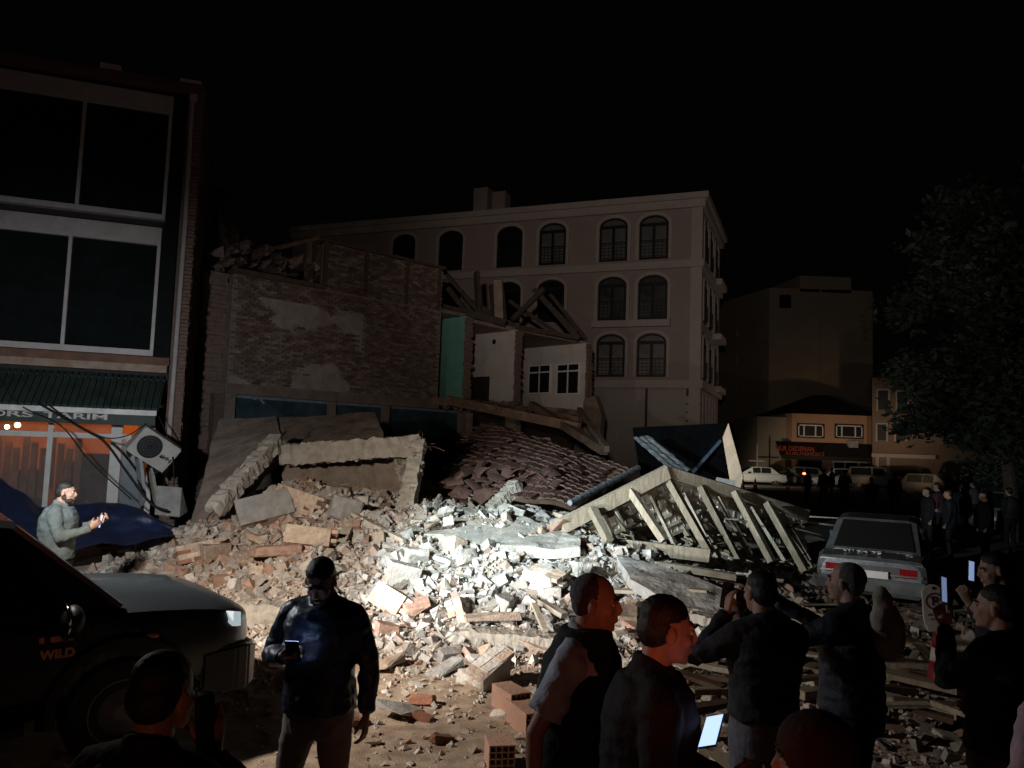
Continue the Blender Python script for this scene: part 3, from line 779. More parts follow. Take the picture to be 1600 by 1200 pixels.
sw = mb.build('side_wall', oldbr, shop)
mb = MB(LF.M)   # bricks of the party wall that show along the edge
for k in range(int((H1t) / .085)):
    z = .4 + k * .085
    for i in range(26):
        y = .02 + i * .255 + (.12 if k % 2 else 0)
        if rng.random() < .1: continue
        d = rng.uniform(0, .02)
        mb.box((.31, y, z), (.335 + d, y + .235, z + .07))
    w = rng.uniform(.0, .06)
    mb.box((.05, .0 - w, z), (.33, .05, z + .07))
q = mb.build('brick_course', oldbr, shop, fix=False); q['kind'] = 'stuff'
mb = MB(LF.M); mb.tube([(.1, -.08, H1t), (.13, -.08, (H1t + F2b) / 2), (.1, -.08, 1.2)], .05, 8); mb.build('downpipe', frm, shop)
for (ht, gt, gb, fb, xm, xe) in ((H1t, G1t, G1b, F1b, xm1, xr1), (H2t, G2t, G2b, F2b, xm2, xr2)):
    mb = MB(LF.M); rect(mb, LX, xe + .02, gt, ht, -.06, .12); mb.build('header_band', frm, shop)
    mb = MB(LF.M); rect(mb, LX, xe + .02, fb, gb, -.08, .12); mb.build('window_sill', frm, shop)
    xs = [xe - .03] + [xm - i * (xe - xm) for i in range(0, 4)]
    for i in range(4):
        mb = MB(LF.M); rect(mb, xs[i + 1], xs[i], gb, gt, .02, .06); wn = mb.build('window', darkg, shop)
        for q in ((xs[i + 1] - .035, xs[i + 1] + .035), ):
            mb = MB(LF.M); rect(mb, q[0], q[1], gb, gt, -.05, .02); mb.build('mullion', frm, wn)
    mb = MB(LF.M); rect(mb, xe - .05, xe + .02, gb, gt, -.05, .015); mb.build('mullion', frm, shop)
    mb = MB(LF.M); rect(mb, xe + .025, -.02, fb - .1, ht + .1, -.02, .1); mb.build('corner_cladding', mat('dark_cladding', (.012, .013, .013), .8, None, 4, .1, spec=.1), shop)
mb = MB(LF.M); rect(mb, LX, .3, H1t + .12, H1t + .26, -.35, 6.9); mb.build('roof_eave', mat('red_brown_eave', (.16, .07, .05), .85, (.09, .05, .04), 3, .3), shop)
mb = MB(LF.M); mb.box((-1.75, -.40, H1t + .265), (-1.35, -.2, H1t + .36)); mb.box((-.15, -.38, H1t + .27), (.29, -.1, H1t + .33)); mb.box((.05, -.12, H1t - .05), (.2, -.02, H1t + .3)); mb.build('gutter_piece', frm, shop)
mb = MB(LF.M); rect(mb, LX, 0, Zf + .05, F2b - .02, -.1, .1); mb.build('fascia', brown, shop)
mb = MB(LF.M); rect(mb, LX, -.03, Zf - .12, Zf + .04, -.2, .1); mb.build('fascia_ledge', mat('worn_ledge', (.40, .30, .24), .8, (.28, .18, .13), 4, .4), shop)
# awning, sign, shop window
za0, za1 = zb(245, 588), zb(245, 640)
mb = MB(LF.M)
n = 70
for i in range(n):
    x0 = LX + (-.05 - LX) * i / n; x1 = LX + (-.05 - LX) * (i + .78) / n
    mb.add([(x0, -.12, za0), (x1, -.12, za0), (x1, -1.0, za1), (x0, -1.0, za1), (x0, -.10, za0 - .06), (x1, -.10, za0 - .06), (x1, -.98, za1 - .05), (x0, -.98, za1 - .05)], [(0, 3, 2, 1), (4, 5, 6, 7), (0, 1, 5, 4), (1, 2, 6, 5), (2, 3, 7, 6), (3, 0, 4, 7)])
rect(mb, LX, -.05, za0 - .12, za0 - .08, -.2, .1)
mb.add([(LX, -.10, za0 - .07), (-.05, -.10, za0 - .07), (-.05, -.98, za1 - .06), (LX, -.98, za1 - .06)], [(0, 1, 2, 3)])
green = mat('dark_green_metal', (.035, .055, .045), .6, (.02, .032, .027), 3, .2)
mb.build('awning', green, shop, fix=False)
y0 = -1.0
SX = lambda px, py: LF.px(px, py, y0 - .02)
zA, zB_, zC = SX(244, 642)[1], SX(244, 650)[1], SX(160, 661)[1]
xe = SX(245, 645)[0]
mb = MB(LF.M); rect(mb, LX, xe, zB_, zA, y0 - .08, y0 + .05); mb.build('sign_rail', mat('pale_sign_rail', (.80, .77, .74), .5, (.55, .52, .5), 4, .1), shop)
mb = MB(LF.M); rect(mb, LX, xe - .02, zC - .03, zB_ - .003, y0 - .02, y0 + .03); sg = mb.build('sign_board', green, shop)
xt0, xt1 = SX(68, 645)[0], SX(168, 652)[0]
xo0, xo1 = SX(0, 640)[0], SX(52, 643)[0]
zt = (SX(120, 640)[1] + SX(120, 660)[1]) / 2
hh = (zB_ - zC) * .62
def word(s, x0, x1, flip=False, z=zt):
    vs, fs = txt(s, 1.0, depth=.01, bold=.02)
    a = min(v.x for v in vs); b = max(v.x for v in vs); lo = min(v.y for v in vs if True); hi = max(v.y for v in vs)
    return [((x0 + (v.x - a) / (b - a) * (x1 - x0)), y0 - .03 - v.z * .8, z + (v.y - (lo + hi) / 2) / (hi - lo) * hh) for v in vs], fs
mb = MB(LF.M)
vs, fs = word('TARIM', xt0, xt1); mb.add(vs, fs)
vs, fs = word('RS', SX(12, 640)[0], xo1); mb.add(vs, fs)
w = (xo1 - SX(12, 640)[0]) / 2.05
vs, fs = word('O', SX(12, 640)[0] - w * 1.1, SX(12, 640)[0] - .03); mb.add(vs, fs)
for dx in (-.66, -.34): mb.box((SX(12, 640)[0] + w * dx - .03, y0 - .05, zt + hh * .56), (SX(12, 640)[0] + w * dx + .03, y0 - .03, zt + hh * .68))
mb.build('sign_lettering', mat('cream_letters', (.70, .64, .58), .6, None, 4, .0), sg, fix=False)
yS = .25
GX = lambda px, py: LF.px(px, py, yS)
zt1, zm0, zm1 = GX(120, 661)[1] + .05, GX(120, 684)[1], GX(120, 676)[1]
mb = MB(LF.M); rect(mb, LX, GX(205, 690)[0], zm0, zm1, yS - .04, yS + .04); mb.build('shop_transom', white, shop)
for px, w in ((76, .05), (180, .11), (-40, .05), (-160, .05), (235, .06)):
    mb = MB(LF.M); x = GX(px, 720)[0]; rect(mb, x - w, x + w, .1, zt1, yS - .045, yS + .03); mb.build('shop_post', white, shop)
gl = mat('shop_glass', (.9, .92, .92), .03, (.85, .88, .88), 2, 0, alpha=.92, spec=.9)
for x0, x1 in ((LX, GX(76, 720)[0] - .05), (GX(76, 720)[0] + .05, GX(180, 720)[0] - .11)):
    mb = MB(LF.M); rect(mb, x0, x1, .2, zt1, yS, yS + .008); mb.build('shop_pane', gl, shop)
mb = MB(LF.M); rect(mb, GX(180, 720)[0] + .12, GX(225, 720)[0], .1, zm0 - .02, yS, yS + .03); mb.build('shop_door', mat('grey_door_glass', (.16, .18, .2), .3, (.10, .12, .13), 3, .1), shop)
# warm lit shop interior
inn = MB(LF.M); rect(inn, LX, GX(232, 690)[0], 0, zt1 + .2, 3.2, 3.3); inn.build('back_wall', mat('orange_wall', (.55, .24, .09), .9, (.40, .16, .06), 2, .2), shop)
inn = MB(LF.M)
for k in range(34):
    x = LX + 1.5 + k * .17
    if x > GX(170, 700)[0]: break
    inn.box((x, .9 + .05 * (k % 2), .9 + .2 * (k % 5 == 0)), (x + .13, .96 + .05 * (k % 2), zm0 - .02 - .12 * (k % 3)))
q = inn.build('curtain', mat('orange_curtain', (.42, .18, .07), .9, (.30, .11, .05), 5, .2), shop, fix=False)
for k, px in enumerate((20, 95, 130)):
    inn = MB(LF.M); x = GX(px, 700)[0]; inn.box((x - .3, 1.5, 0), (x + .35, 2.1, 1.5 + .2 * k)); inn.build('shop_shelf', woodd, shop)
lampm = mat('lit_bulb', (1, .75, .4), .5, None, 3, 0, emit=25, ecol=(1, .62, .28))
inn = MB(LF.M); x, z = LF.px(11, 667, .8); inn.ell((x, .8, z), (.05, .05, .05)); inn.build('ceiling_bulb', lampm, shop, smooth=True)
L = point('shop_bulb_light', tuple(LF.w(x, 1.6, z + .05)), 42, (1, .45, .16), .06)
L2 = point('shop_bulb_light', tuple(LF.w(x + 2.2, 2.0, z + .05)), 30, (1, .42, .14), .06)
inn = MB(LF.M); rect(inn, LX, .0, zt1 + .45, zt1 + .5, yS, 6.4); inn.build('ceiling', dkwall, shop)
inn = MB(LF.M); rect(inn, GX(232, 690)[0], GX(236, 690)[0] + .02, 0, zt1 + .4, yS + .05, 3.3); inn.build('inner_wall', dkwall, shop)
# air conditioner hanging askew
ac = thing('air_conditioner', 'white outdoor air conditioner hanging tilted off the shop corner', 'air conditioner', (0, 0, 0))
acm = mat('aged_white_casing', (.50, .48, .44), .6, (.38, .36, .33), 4, .2)
mb = MB(); mb.box((-.42, -.16, -.29), (.42, .16, .29)); mb.build('casing', acm, ac, bevel=.02)
mb = MB(); mb.rings([[(-.12 + .235 * math.cos(2 * PI * k / 24), -.162 - .012 * s, .01 + .235 * math.sin(2 * PI * k / 24)) for k in range(24)] for s in (0, 1)]); mb.build('fan_grille', blackp, ac)
for r in (.08, .13, .18, .23):
    mb = MB(); mb.tube([(-.12 + r * math.cos(2 * PI * k / 20), -.178, .01 + r * math.sin(2 * PI * k / 20)) for k in range(21)], .006, 5); mb.build('grille_ring', mat('grey_grille_wire', (.09, .088, .085), .6, None, 4, 0), ac)
mb = MB(); add_text(mb, 'airfel', .12, Matrix.Translation((.27, -.163, -.02)) @ Matrix.Rotation(PI / 2, 4, 'X') @ Matrix.Rotation(rad(0), 4, 'Z'), depth=.003, bold=.004); mb.build('lettering', blackp, ac, fix=False)
for sx in (-.3, .3):
    mb = MB(); mb.box((sx - .03, -.2, -.36), (sx + .03, .18, -.295)); mb.build('foot', blackp, ac)
p = at(240, 700, 15.4); ac.location = p
ac.rotation_euler = Euler((rad(18), rad(32), rad(42)))
# AC bracket boards below
def lean(label, a, b, w, t, m, name, cat):
    mb = MB(); mb.beam(at(*a), at(*b), w, t); return tag(mb.build(name, m), label, cat)
lean('white board leaning under the air conditioner', (213, 680, 15.9), (224, 785, 15.2), .06, .28, mat('grey_panel', (.42, .42, .42), .6, (.3, .31, .32), 4, .2), 'leaning_board', 'board')
lean('narrow pale board leaning right of the other one under the air conditioner', (236, 735, 15.6), (245, 790, 15.1), .06, .16, concrete_tan, 'leaning_board', 'board')
mb = MB(); v, f = hull_chunk(301, (.5, .4, .6), 12, .9); c = at(268, 783, 15.0); mb.add([c + q for q in v], f); tag(mb.build('torn_meter_box', concr), 'grey torn meter box on the pile beneath the air conditioner', 'box')
# cables
def cable(label, pts, r=.016):
    P = [at(*q) for q in pts]; Q = []
    for i in range(len(P) - 1):
        p0, p1, p2, p3 = P[max(i - 1, 0)], P[i], P[i + 1], P[min(i + 2, len(P) - 1)]
        for k in range(6):
            t = k / 6
            Q.append(.5 * ((2 * p1) + (p2 - p0) * t + (2 * p0 - 5 * p1 + 4 * p2 - p3) * t * t + (3 * p1 - p0 - 3 * p2 + p3) * t ** 3))
    Q.append(P[-1]); mb = MB(); mb.tube(Q, r, 6)
    return tag(mb.build('hanging_cable', rubberm, smooth=True), label, 'cable')
cable('thick black cable sagging from the sign down to the tarpaulin', [(60, 630, 15.2), (130, 670, 14.9), (165, 692, 14.8), (200, 740, 14.6), (235, 786, 14.5), (262, 798, 14.6)], .024)
cable('thin black cable crossing the shop window down to the tarpaulin', [(-5, 585, 15.4), (30, 632, 15.2), (95, 665, 14.9), (140, 720, 14.6), (205, 780, 14.3)], .013)
cable('black cable looping from the sign to the air conditioner', [(75, 632, 15.0), (120, 665, 14.8), (165, 684, 14.7), (200, 680, 14.8), (228, 662, 15.1)], .013)
cable('black cable hanging along the shop corner', [(248, 650, 16.2), (268, 700, 15.6), (272, 760, 15.2)], .014)
# tarpaulin
tp = MB(); nx, ny = 46, 22
def tarp(u, v):
    px = -60 + 330 * u; top = lerp_tab([(-60, 725), (0, 742), (60, 790), (110, 792), (160, 782), (220, 795), (270, 822)], px); bot = lerp_tab([(-60, 880), (60, 870), (130, 856), (200, 850), (270, 838)], px)
    p = at(px, top + (bot - top) * v, 13.9 - 1.9 * v * (1 - .5 * u) - .2 * u)
    s = noise.noise(Vector((u * 7, v * 2.2, 0))) * .28 + noise.noise(Vector((u * 15 + v * 3, v * 6, 4))) * .1
    return p + Vector((.2 * s, -.6 * s * math.sin(PI * min(1, v + .2)), .35 * s))
tp.add([tarp(i / nx, j / ny) for j in range(ny + 1) for i in range(nx + 1)], [(j * (nx + 1) + i, j * (nx + 1) + i + 1, (j + 1) * (nx + 1) + i + 1, (j + 1) * (nx + 1) + i) for j in range(ny) for i in range(nx)])
tag(tp.build('blue_tarpaulin', mat('blue_tarpaulin_cloth', (.012, .020, .060), .5, (.008, .013, .036), 3, .35, spec=.6), fix=False, smooth=True), 'crumpled dark blue tarpaulin spread before the shop front', 'tarpaulin')
for k in range(16):
    px, py = rng.uniform(140, 262), rng.uniform(848, 874); p = atz(px, py, .12)
    me = rng.choice(CM['brick', brickm.name]); o = bpy.data.objects.new('fallen_brick', me); COL.objects.link(o)
    o.location = (p.x, p.y, rng.uniform(.06, .2)); o.scale = (.26, .26, .3); o.rotation_euler = (rng.uniform(-.3, .3), rng.uniform(-.3, .3), rng.uniform(0, 6))
    tag(o, 'red brick lying in the dim row below the blue tarpaulin', 'brick', 'red bricks below the tarpaulin')

# ================================================================== BRICK RUIN
bc = at(350, 679, 20.0)
BR = Frame((bc.x, bc.y), (.716, .698))
ruin = thing('brick_ruin', 'half collapsed brick building with patchy plaster side wall', 'building', BR.w(3, 0, 0))
bx_ = lambda px, py, y=0.0: BR.px(px, py, y)
XR = bx_(688, 560)[0]
zT0 = bx_(352, 421)[1]; zT1 = bx_(688, 486)[1]; ZT = (zT0 + zT1) / 2
zP = bx_(512, 378)[1]; XS = bx_(508, 420)[0]
zG = bx_(520, 612)[1]
core = MB(BR.M)
core.box((.0, .03, zG - .05), (XR - .02, .28, ZT - .02))
core.box((XS + .02, .06, ZT - .02), (XR - .02, .26, zP - .02))
core.box((-.02, .0, 0), (.25, 4.5, ZT - .4))
core.box((0, 4.2, 0), (XR + 5, 4.5, ZT + .3))
mort = mat('wall_mortar', (.27, .215, .18), .95, (.17, .13, .11), 6, .6)
core.build('wall_core', mort, ruin)
def wallbricks(z0, z1, x0, x1, nm, nobj):
    rows = int((z1 - z0) / .072); B_ = []
    for r in range(rows):
        z = z0 + r * .072
        for i in range(int((x1 - x0) / .225) + 1):
            x = x0 + i * .225 + (.11 if r % 2 else 0)
            if x + .2 > x1: continue
            n = noise.noise(Vector((x * .55, z * .75, 3))) + .35 * noise.noise(Vector((x * 1.9, z * 2.5, 7)))
            patch_ = x < 4.0 and z < ZT - .6 and n > .02
            if patch_ and rng.random() < .93: continue
            if rng.random() < .045: continue
            B_.append((x, z, rng.uniform(.0, .03)))
    return B_
allb = wallbricks(zG + .02, ZT - .03, .02, XR - .02, 'brick', 300)
upb = wallbricks(ZT, zP, XS, XR - .02, 'brick', 0)
rng.shuffle(allb)
bm0 = MB(); bm0.box((-.1, -.03, -.03), (.1, .03, .03)); bme = bm0.mesh('brick'); bme.materials.append(oldbr)
big = sorted(allb, key=lambda b: b[0])[:900]; rng.shuffle(big); chosen = set(id(b) for b in big[:290])
for b in big[:290]:
    inst(bme, 'brick', ruin, BR.w(b[0] + .105, .02 - b[2], b[1] + .032), (rng.uniform(-.03, .03), 0, math.atan2(BR.x.y, BR.x.x) + rng.uniform(-.03, .03)), (1, 1.2, 1))
mb = MB(BR.M); tints = []
for b in allb + upb:
    if id(b) in chosen: continue
    up = b in upb if False else (b[1] >= ZT)
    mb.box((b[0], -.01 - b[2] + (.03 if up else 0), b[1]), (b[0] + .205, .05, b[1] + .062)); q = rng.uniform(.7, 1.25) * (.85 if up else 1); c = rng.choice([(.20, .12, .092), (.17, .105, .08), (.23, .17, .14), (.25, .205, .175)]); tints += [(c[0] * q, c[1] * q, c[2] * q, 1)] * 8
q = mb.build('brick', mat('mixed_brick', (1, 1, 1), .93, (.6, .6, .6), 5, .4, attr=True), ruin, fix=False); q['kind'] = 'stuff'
a = q.data.attributes.new('tint', 'FLOAT_COLOR', 'POINT'); a.data.foreach_set('color', np.array(tints, dtype=np.float32).ravel())
# plaster left on the wall
mb = MB(BR.M); st = .06
for i in range(int(4.2 / st)):
    for k in range(int((ZT - zG) / st)):
        x, z = i * st + .03, zG + k * st
        n = noise.noise(Vector((x * .55, z * .75, 3))) + .35 * noise.noise(Vector((x * 1.9, z * 2.5, 7)))
        if x < 4.0 and z < ZT - .6 and n > .03 + rng.uniform(-.03, .03): mb.box((x, -.02 - .006 * noise.noise(Vector((x * 3, z * 3, 1))), z), (x + st, .03, z + st))
if mb.v: mb.build('plaster_patch', mat('old_plaster', (.33, .28, .24), .95, (.22, .18, .15), 3, .5), ruin, fix=False)['kind'] = 'stuff'
darkp = mat('dark_brick_pier', (.10, .06, .045), .9, None, 5, .4)
for px in (508, 572, 636, 687):
    mb = MB(BR.M); x = bx_(px, 430)[0]; mb.box((x - .06, -.03, ZT), (x + .06, .05, zP)); mb.build('pier', darkp, ruin)
mb = MB(BR.M); mb.box((XS - .1, -.05, zP), (XR + .05, .4, zP + .08)); mb.box((0, -.04, ZT - .02), (XS, .32, ZT + .08), j=.03); mb.build('coping', darkp, ruin)
mb = MB(BR.M); mb.box((0, -.05, zG - .28), (XR, .3, zG)); mb.build('lintel', mat('lintel_render', (.22, .16, .13), .9, (.15, .11, .09), 3, .4), ruin)
# torn left pier and buttress
for (x0, x1, px, top) in ((-1.6, -.9, 300, 405), (-.5, 0, 335, 425)):
    mb = MB(BR.M)
    zt_ = at(px, top, 20.5).z
    for r in range(int(zt_ / .12)):
        mb.box((x0 + rng.uniform(-.06, .06), rng.uniform(-.05, .05) + .3, r * .12), (x1 + rng.uniform(-.06, .06), .9, r * .12 + .115), j=.008)
    mb.build('torn_pier', oldbr, ruin)
mb = MB(BR.M); mb.box((-1.7, 1.0, 0), (0, 1.3, ZT - .2)); mb.build('return_wall', mort, ruin)
mb = MB(BR.M); x0, z0 = bx_(333, 470, .8); mb.box((x0 - .12, .84, z0 - .5), (x0 + .14, 1.0, z0 + .5)); mb.build('small_window', darkg, ruin)
# upper floor remains: posts, rails and rubble along the broken roof
for px, y0_, y1_ in ((430, 398, 440), (484, 375, 440), (498, 378, 440)):
    mb = MB(BR.M); x, z = bx_(px, y0_, .8); x2, z2 = bx_(px, y1_, .8); mb.box((x - .07, .75, min(z, z2)), (x + .07, .9, max(z, z2))); mb.build('roof_post', woodd, ruin)
mb = MB(); mb.beam(at(425, 390, 22), at(500, 372, 22.5), .1, .12); mb.build('roof_rail', woodd, ruin)
for k in range(60):
    t = rng.random(); px = 340 + 170 * t; py = lerp_tab([(340, 400), (380, 385), (420, 398), (460, 410), (510, 430)], px) + rng.uniform(-8, 26)
    x, z = bx_(px, py, .5); vs, fs = rng.choice(PROTO['block']); s = rng.uniform(.1, .32)
    mb = MB(BR.M); E = Euler((rng.uniform(0, 6), rng.uniform(0, 6), 0)).to_matrix(); mb.add([Vector((x, .5 + rng.uniform(-.3, .5), z)) + (E @ (v * s)) for v in vs], fs)
    mb.build('broken_brickwork', rng.choice([oldbr, mort, darkp]), ruin, fix=False)
# stepped gable behind
gb = thing('stepped_gable', 'narrow broken gable with a jagged pale edge beside the shop building', 'wall', at(330, 678, 26))
mb = MB(); pts = [(323, 282), (332, 286), (340, 312), (346, 338), (354, 362), (358, 386), (346, 392), (300, 400), (300, 300)]
mb.prism([at(x, y, 25) for x, y in pts], (.2, .6, 0)); mb.build('gable_wall', mort, gb)
for k in range(5):
    mb = MB(); mb.beam(at(325 + 6 * k, 284 + 21 * k, 24.9), at(332 + 6 * k, 303 + 21 * k, 24.9), .16, .2, j=.03); mb.build('edge_stone', concr, gb)
# ground floor band of shop glazing under the wall
tq = mat('teal_glass', (.06, .10, .12), .25, (.02, .035, .045), 1.2, .05)
for (a, b, t0, t1, bt) in ((356, 515, 612, 616, 645), (520, 600, 626, 628, 650), (616, 720, 632, 636, 664)):
    x0, x1 = bx_(a, 630)[0], bx_(b, 635)[0]; z1 = bx_((a + b) / 2, t0)[1]; z0 = bx_((a + b) / 2, bt + 20)[1]
    mb = MB(BR.M); mb.box((x0, .15, z0), (x1, .19, zG - .28)); wn = mb.build('shop_window', tq, ruin)
    mb = MB(BR.M); mb.box((x0, .08, zG - .36), (x1, .15, zG - .29)); mb.build('window_head', mat('grey_blue_trim', (.22, .27, .29), .6, None, 4, .2), wn)
    mb = MB(BR.M); mb.box((x1, -.02, 0), (x1 + .2, .3, zG - .285)); mb.build('shop_pier', mort, ruin)
mb = MB(BR.M); x0, z0 = bx_(392, 622, .1); mb.tube([(x0, .13, z0 + .05), (x0 + .1, .13, z0 - .02), (x0 + .25, .13, z0 + .02), (x0 + .4, .13, z0 - .12)], .025, 6); mb.build('window_sticker', concr, ruin)
mb = MB(BR.M); mb.box((-.3, .02, 0), (bx_(356, 640)[0], .3, zG - .285)); mb.build('shop_pier', oldbr, ruin)

# ================================================================== CUT OPEN HOUSE (rooms seen from the side)
house = thing('cut_open_house', 'torn open house with a teal room and two white rooms', 'building', BR.w(XR + 3, 0, 0))
zF = BR.px(705, 622)[1]; 
xa, xb, xc = bx_(727, 560)[0], bx_(806, 570)[0], bx_(917, 590)[0]
teal = mat('teal_wall_paint', (.16, .40, .33), .8, (.13, .34, .28), 3, .15)
wht = mat('white_room_wall', (.55, .51, .47), .85, (.47, .43, .40), 2, .2)
def part_wall(x, y1, ztop, m, end):
    mb = MB(BR.M); mb.box((x - .02, .05, zF), (x + .12, y1, ztop)); mb.build('room_wall', m, house)
    mb = MB(BR.M)
    for r in range(int((ztop - zF) / .075)): mb.box((x - .03 + rng.uniform(-.04, .02), -.05 + rng.uniform(-.05, .05), zF + r * .075), (x + .24 + rng.uniform(-.02, .05), .05, zF + r * .075 + .068))
    q = mb.build('torn_brick_end', oldbr, house, fix=False); q['kind'] = 'stuff'
z_t1 = bx_(722, 492)[1]; z_t2 = bx_(803, 514)[1]; z_t3 = bx_(915, 535)[1]
part_wall(xa, 3.6, z_t1, teal, oldbr)
part_wall(xb, 3.6, z_t2, wht, oldbr)
part_wall(xc, 4.6, z_t3, wht, oldbr)
mb = MB(BR.M); mb.box((XR - .3, 3.6, zF), (xa, 3.75, z_t1)); mb.build('room_wall', teal, house)
mb = MB(BR.M); mb.box((xa + .13, 3.6, zF), (xb, 3.75, z_t2)); mb.build('room_wall', wht, house)
mb = MB(BR.M); mb.box((xb + .13, 4.6, zF), (xc, 4.75, z_t3)); mb.build('room_wall', wht, house)
mb = MB(BR.M); mb.box((XR - .3, -.1, zF - .3), (xc + .3, 4.7, zF), j=.04); mb.build('floor_slab', slabbr, house)
for x0, x1, zt_, yy in ((XR - .3, xa, z_t1, 3.7), (xa + .13, xb, z_t2, 3.7), (xb + .13, xc, z_t3, 4.7)):
    mb = MB(BR.M); mb.box((x0, .3, zt_), (x1 + .2, yy, zt_ + .12), j=.05); mb.build('ceiling_slab', slabbr, house)
# door and windows on the partition faces (normal faces us)
def pface(px, py, x):
    r = ray(px, py); p0 = BR.w(x, 0, 0); t = (p0 - CAM).dot(BR.x) / r.dot(BR.x); p = CAM + r * t; return (p - BR.o).dot(BR.y), p.z
y0, z1 = pface(765, 588, xb - .03); y1, z0 = pface(737, 628, xb - .03)
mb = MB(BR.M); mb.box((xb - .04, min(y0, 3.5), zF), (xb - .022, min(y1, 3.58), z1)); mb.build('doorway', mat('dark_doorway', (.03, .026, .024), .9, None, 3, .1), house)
y0, z0 = pface(772, 534, xb - .03); mb = MB(BR.M); mb.ell((xb - .03, y0, z0), (.03, .1, .1)); mb.build('vent_hole', blackp, house)
y0, z1 = pface(709, 545, xa - .03); y1, z0 = pface(689, 618, xa - .03)
mb = MB(BR.M)
for k in range(3): mb.box((xa - .3, y0 + .5 + k * .45, zF), (xa - .26, y0 + .54 + k * .45, z1))
for k in range(4): mb.box((xa - .3, y0 + .4, zF + .15 + k * .5), (xa - .26, y0 + 1.6, zF + .19 + k * .5))
mb.build('metal_rack', blackp, house)
for (pa, pb, ta, tb_, hd) in ((871, 905, 569, 615, 580), (827, 860, 571, 614, 582)):
    y0, z1 = pface(pb, ta, xc - .03); y1, z0 = pface(pa, tb_, xc - .03); _, zh = pface((pa + pb) / 2, hd, xc - .03)
    mb = MB(BR.M); mb.box((xc - .05, y0, z0), (xc - .03, y1, z1)); wn = mb.build('room_window', darkg, house)
    mb = MB(BR.M); t = .045
    for q in ((y0, y1, z0 - t, z0), (y0, y1, z1, z1 + t), (y0 - t, y0, z0 - t, z1 + t), (y1, y1 + t, z0 - t, z1 + t)): mb.box((xc - .08, q[0], q[2]), (xc - .02, q[1], q[3]))
    mb.box((xc - .075, (y0 + y1) / 2 - .03, z0), (xc - .055, (y0 + y1) / 2 + .03, z1)); mb.box((xc - .073, y0, zh - .03), (xc - .053, y1, zh + .03))
    mb.build('window_frame', white, wn)
# broken timbers of its roof
for q in ((690, 420, 770, 512, 28), (745, 425, 748, 505, 28), (770, 445, 775, 505, 27.5), (782, 440, 788, 500, 28), (800, 500, 850, 450, 29), (835, 452, 905, 530, 29), (690, 480, 790, 505, 27), (850, 470, 900, 520, 29.5), (770, 505, 905, 528, 28.5), (730, 470, 820, 520, 28.8), (860, 460, 915, 530, 30), (700, 450, 735, 495, 28), (795, 470, 870, 520, 30)):
    mb = MB(); mb.beam(at(q[0], q[1], q[4]), at(q[2], q[3], q[4] - .3), rng.uniform(.12, .2), rng.uniform(.14, .24), j=.02); mb.build('roof_timber', mat('darker_timber', (.07, .052, .04), .9, None, 4, .3), house)  # timbers in a darker brown than the other beams
mb = MB(); mb.beam(at(778, 440, 27.2), at(780, 502, 27.2), .55, .3); mb.build('chimney_stub', slabbr, house)
# debris on the floor edge and the torn ground floor below
for k in range(70):
    px = rng.uniform(690, 935); py = lerp_tab([(690, 632), (760, 633), (830, 640), (935, 655)], px) + rng.uniform(-6, 10)
    x, z = bx_(px, py, -.1); s = rng.uniform(.08, .3); vs, fs = rng.choice(PROTO['block']); E = Euler((rng.uniform(0, 6), rng.uniform(0, 6), 0)).to_matrix()
    mb = MB(BR.M); mb.add([Vector((x, -.1 + rng.uniform(-.3, .2), z)) + (E @ (v * s)) for v in vs], fs); mb.build('broken_brickwork', rng.choice([oldbr, mort, slabbr, oldbr]), house, fix=False)
mb = MB(BR.M); mb.box((XR - .2, .6, 0), (xc, .8, zF - .35)); mb.build('ground_floor_wall', mat('dark_brown_wall', (.05, .04, .035), .95, (.03, .025, .02), 2, .3), house)  # ground floor wall in a very dark brown
for px in (728, 806, 915):
    mb = MB(BR.M); x = bx_(px, 650)[0]; mb.box((x, .0, 0), (x + .3, .5, zF - .3), j=.03); mb.build('ground_floor_pier', slabbr, house)
mb = MB(); P = [at(912, 625, 29.5), at(930, 618, 29.5), at(940, 650, 29), (at(935, 700, 28)), at(905, 690, 28)]; mb.prism(P, (.2, .4, 0)); mb.build('torn_wall_stump', slabbr, house)

# ================================================================== HOTEL WITH ARCHED WINDOWS
hc = at(1090, 704, 41.0)
HF = Frame((hc.x, hc.y), (.93, -.368))
hotel = thing('corner_hotel', 'pale four storey corner building with rows of arched windows', 'building', HF.w(-8, 0, 0))
hx = lambda px, py, y=0.0: HF.px(px, py, y)
hwall = mat('pinkish_render', (.36, .29, .265), .9, (.33, .265, .24), .6, .15)
htrim = mat('pale_stone_trim', (.48, .41, .37), .85, (.42, .36, .32), 2, .15)
zC = hx(1090, 312)[1]; zL3 = hx(1085, 408)[1]; zL1 = hx(1078, 598)[1]
HL, HD = -27.0, 9.0
mb = MB(HF.M); mb.box((HL, 0, 0), (0, HD, zC)); mb.build('wall', hwall, hotel)
mb = MB(HF.M)
mb.box((HL, -.42, zC - .02), (.42, HD + .3, zC + .32)); mb.box((HL, -.25, zC - .45), (.25, HD + .1, zC - .02)); mb.build('cornice', htrim, hotel)
mb = MB(HF.M); mb.box((HL, -.22, zL3 - .35), (.22, HD, zL3 + .05)); mb.build('string_course', htrim, hotel)
mb = MB(HF.M); mb.box((HL, -.24, zL1 - .3), (.24, HD, zL1 + .12)); mb.build('string_course', htrim, hotel)
for z0, z1 in ((zL1 + .12, zL3 - .35), (zL3 + .05, zC - .45), (0, zL1 - .3)):
    mb = MB(HF.M); mb.box((-.5, -.08, z0), (.09, .5, z1)); mb.build('corner_pilaster', htrim, hotel)
mb = MB(HF.M)
xq = 0
for k in range(int((zL1 - .4) / .45)): mb.box((-.62, -.12, k * .45 + .03), (.12, .3, k * .45 + .4))
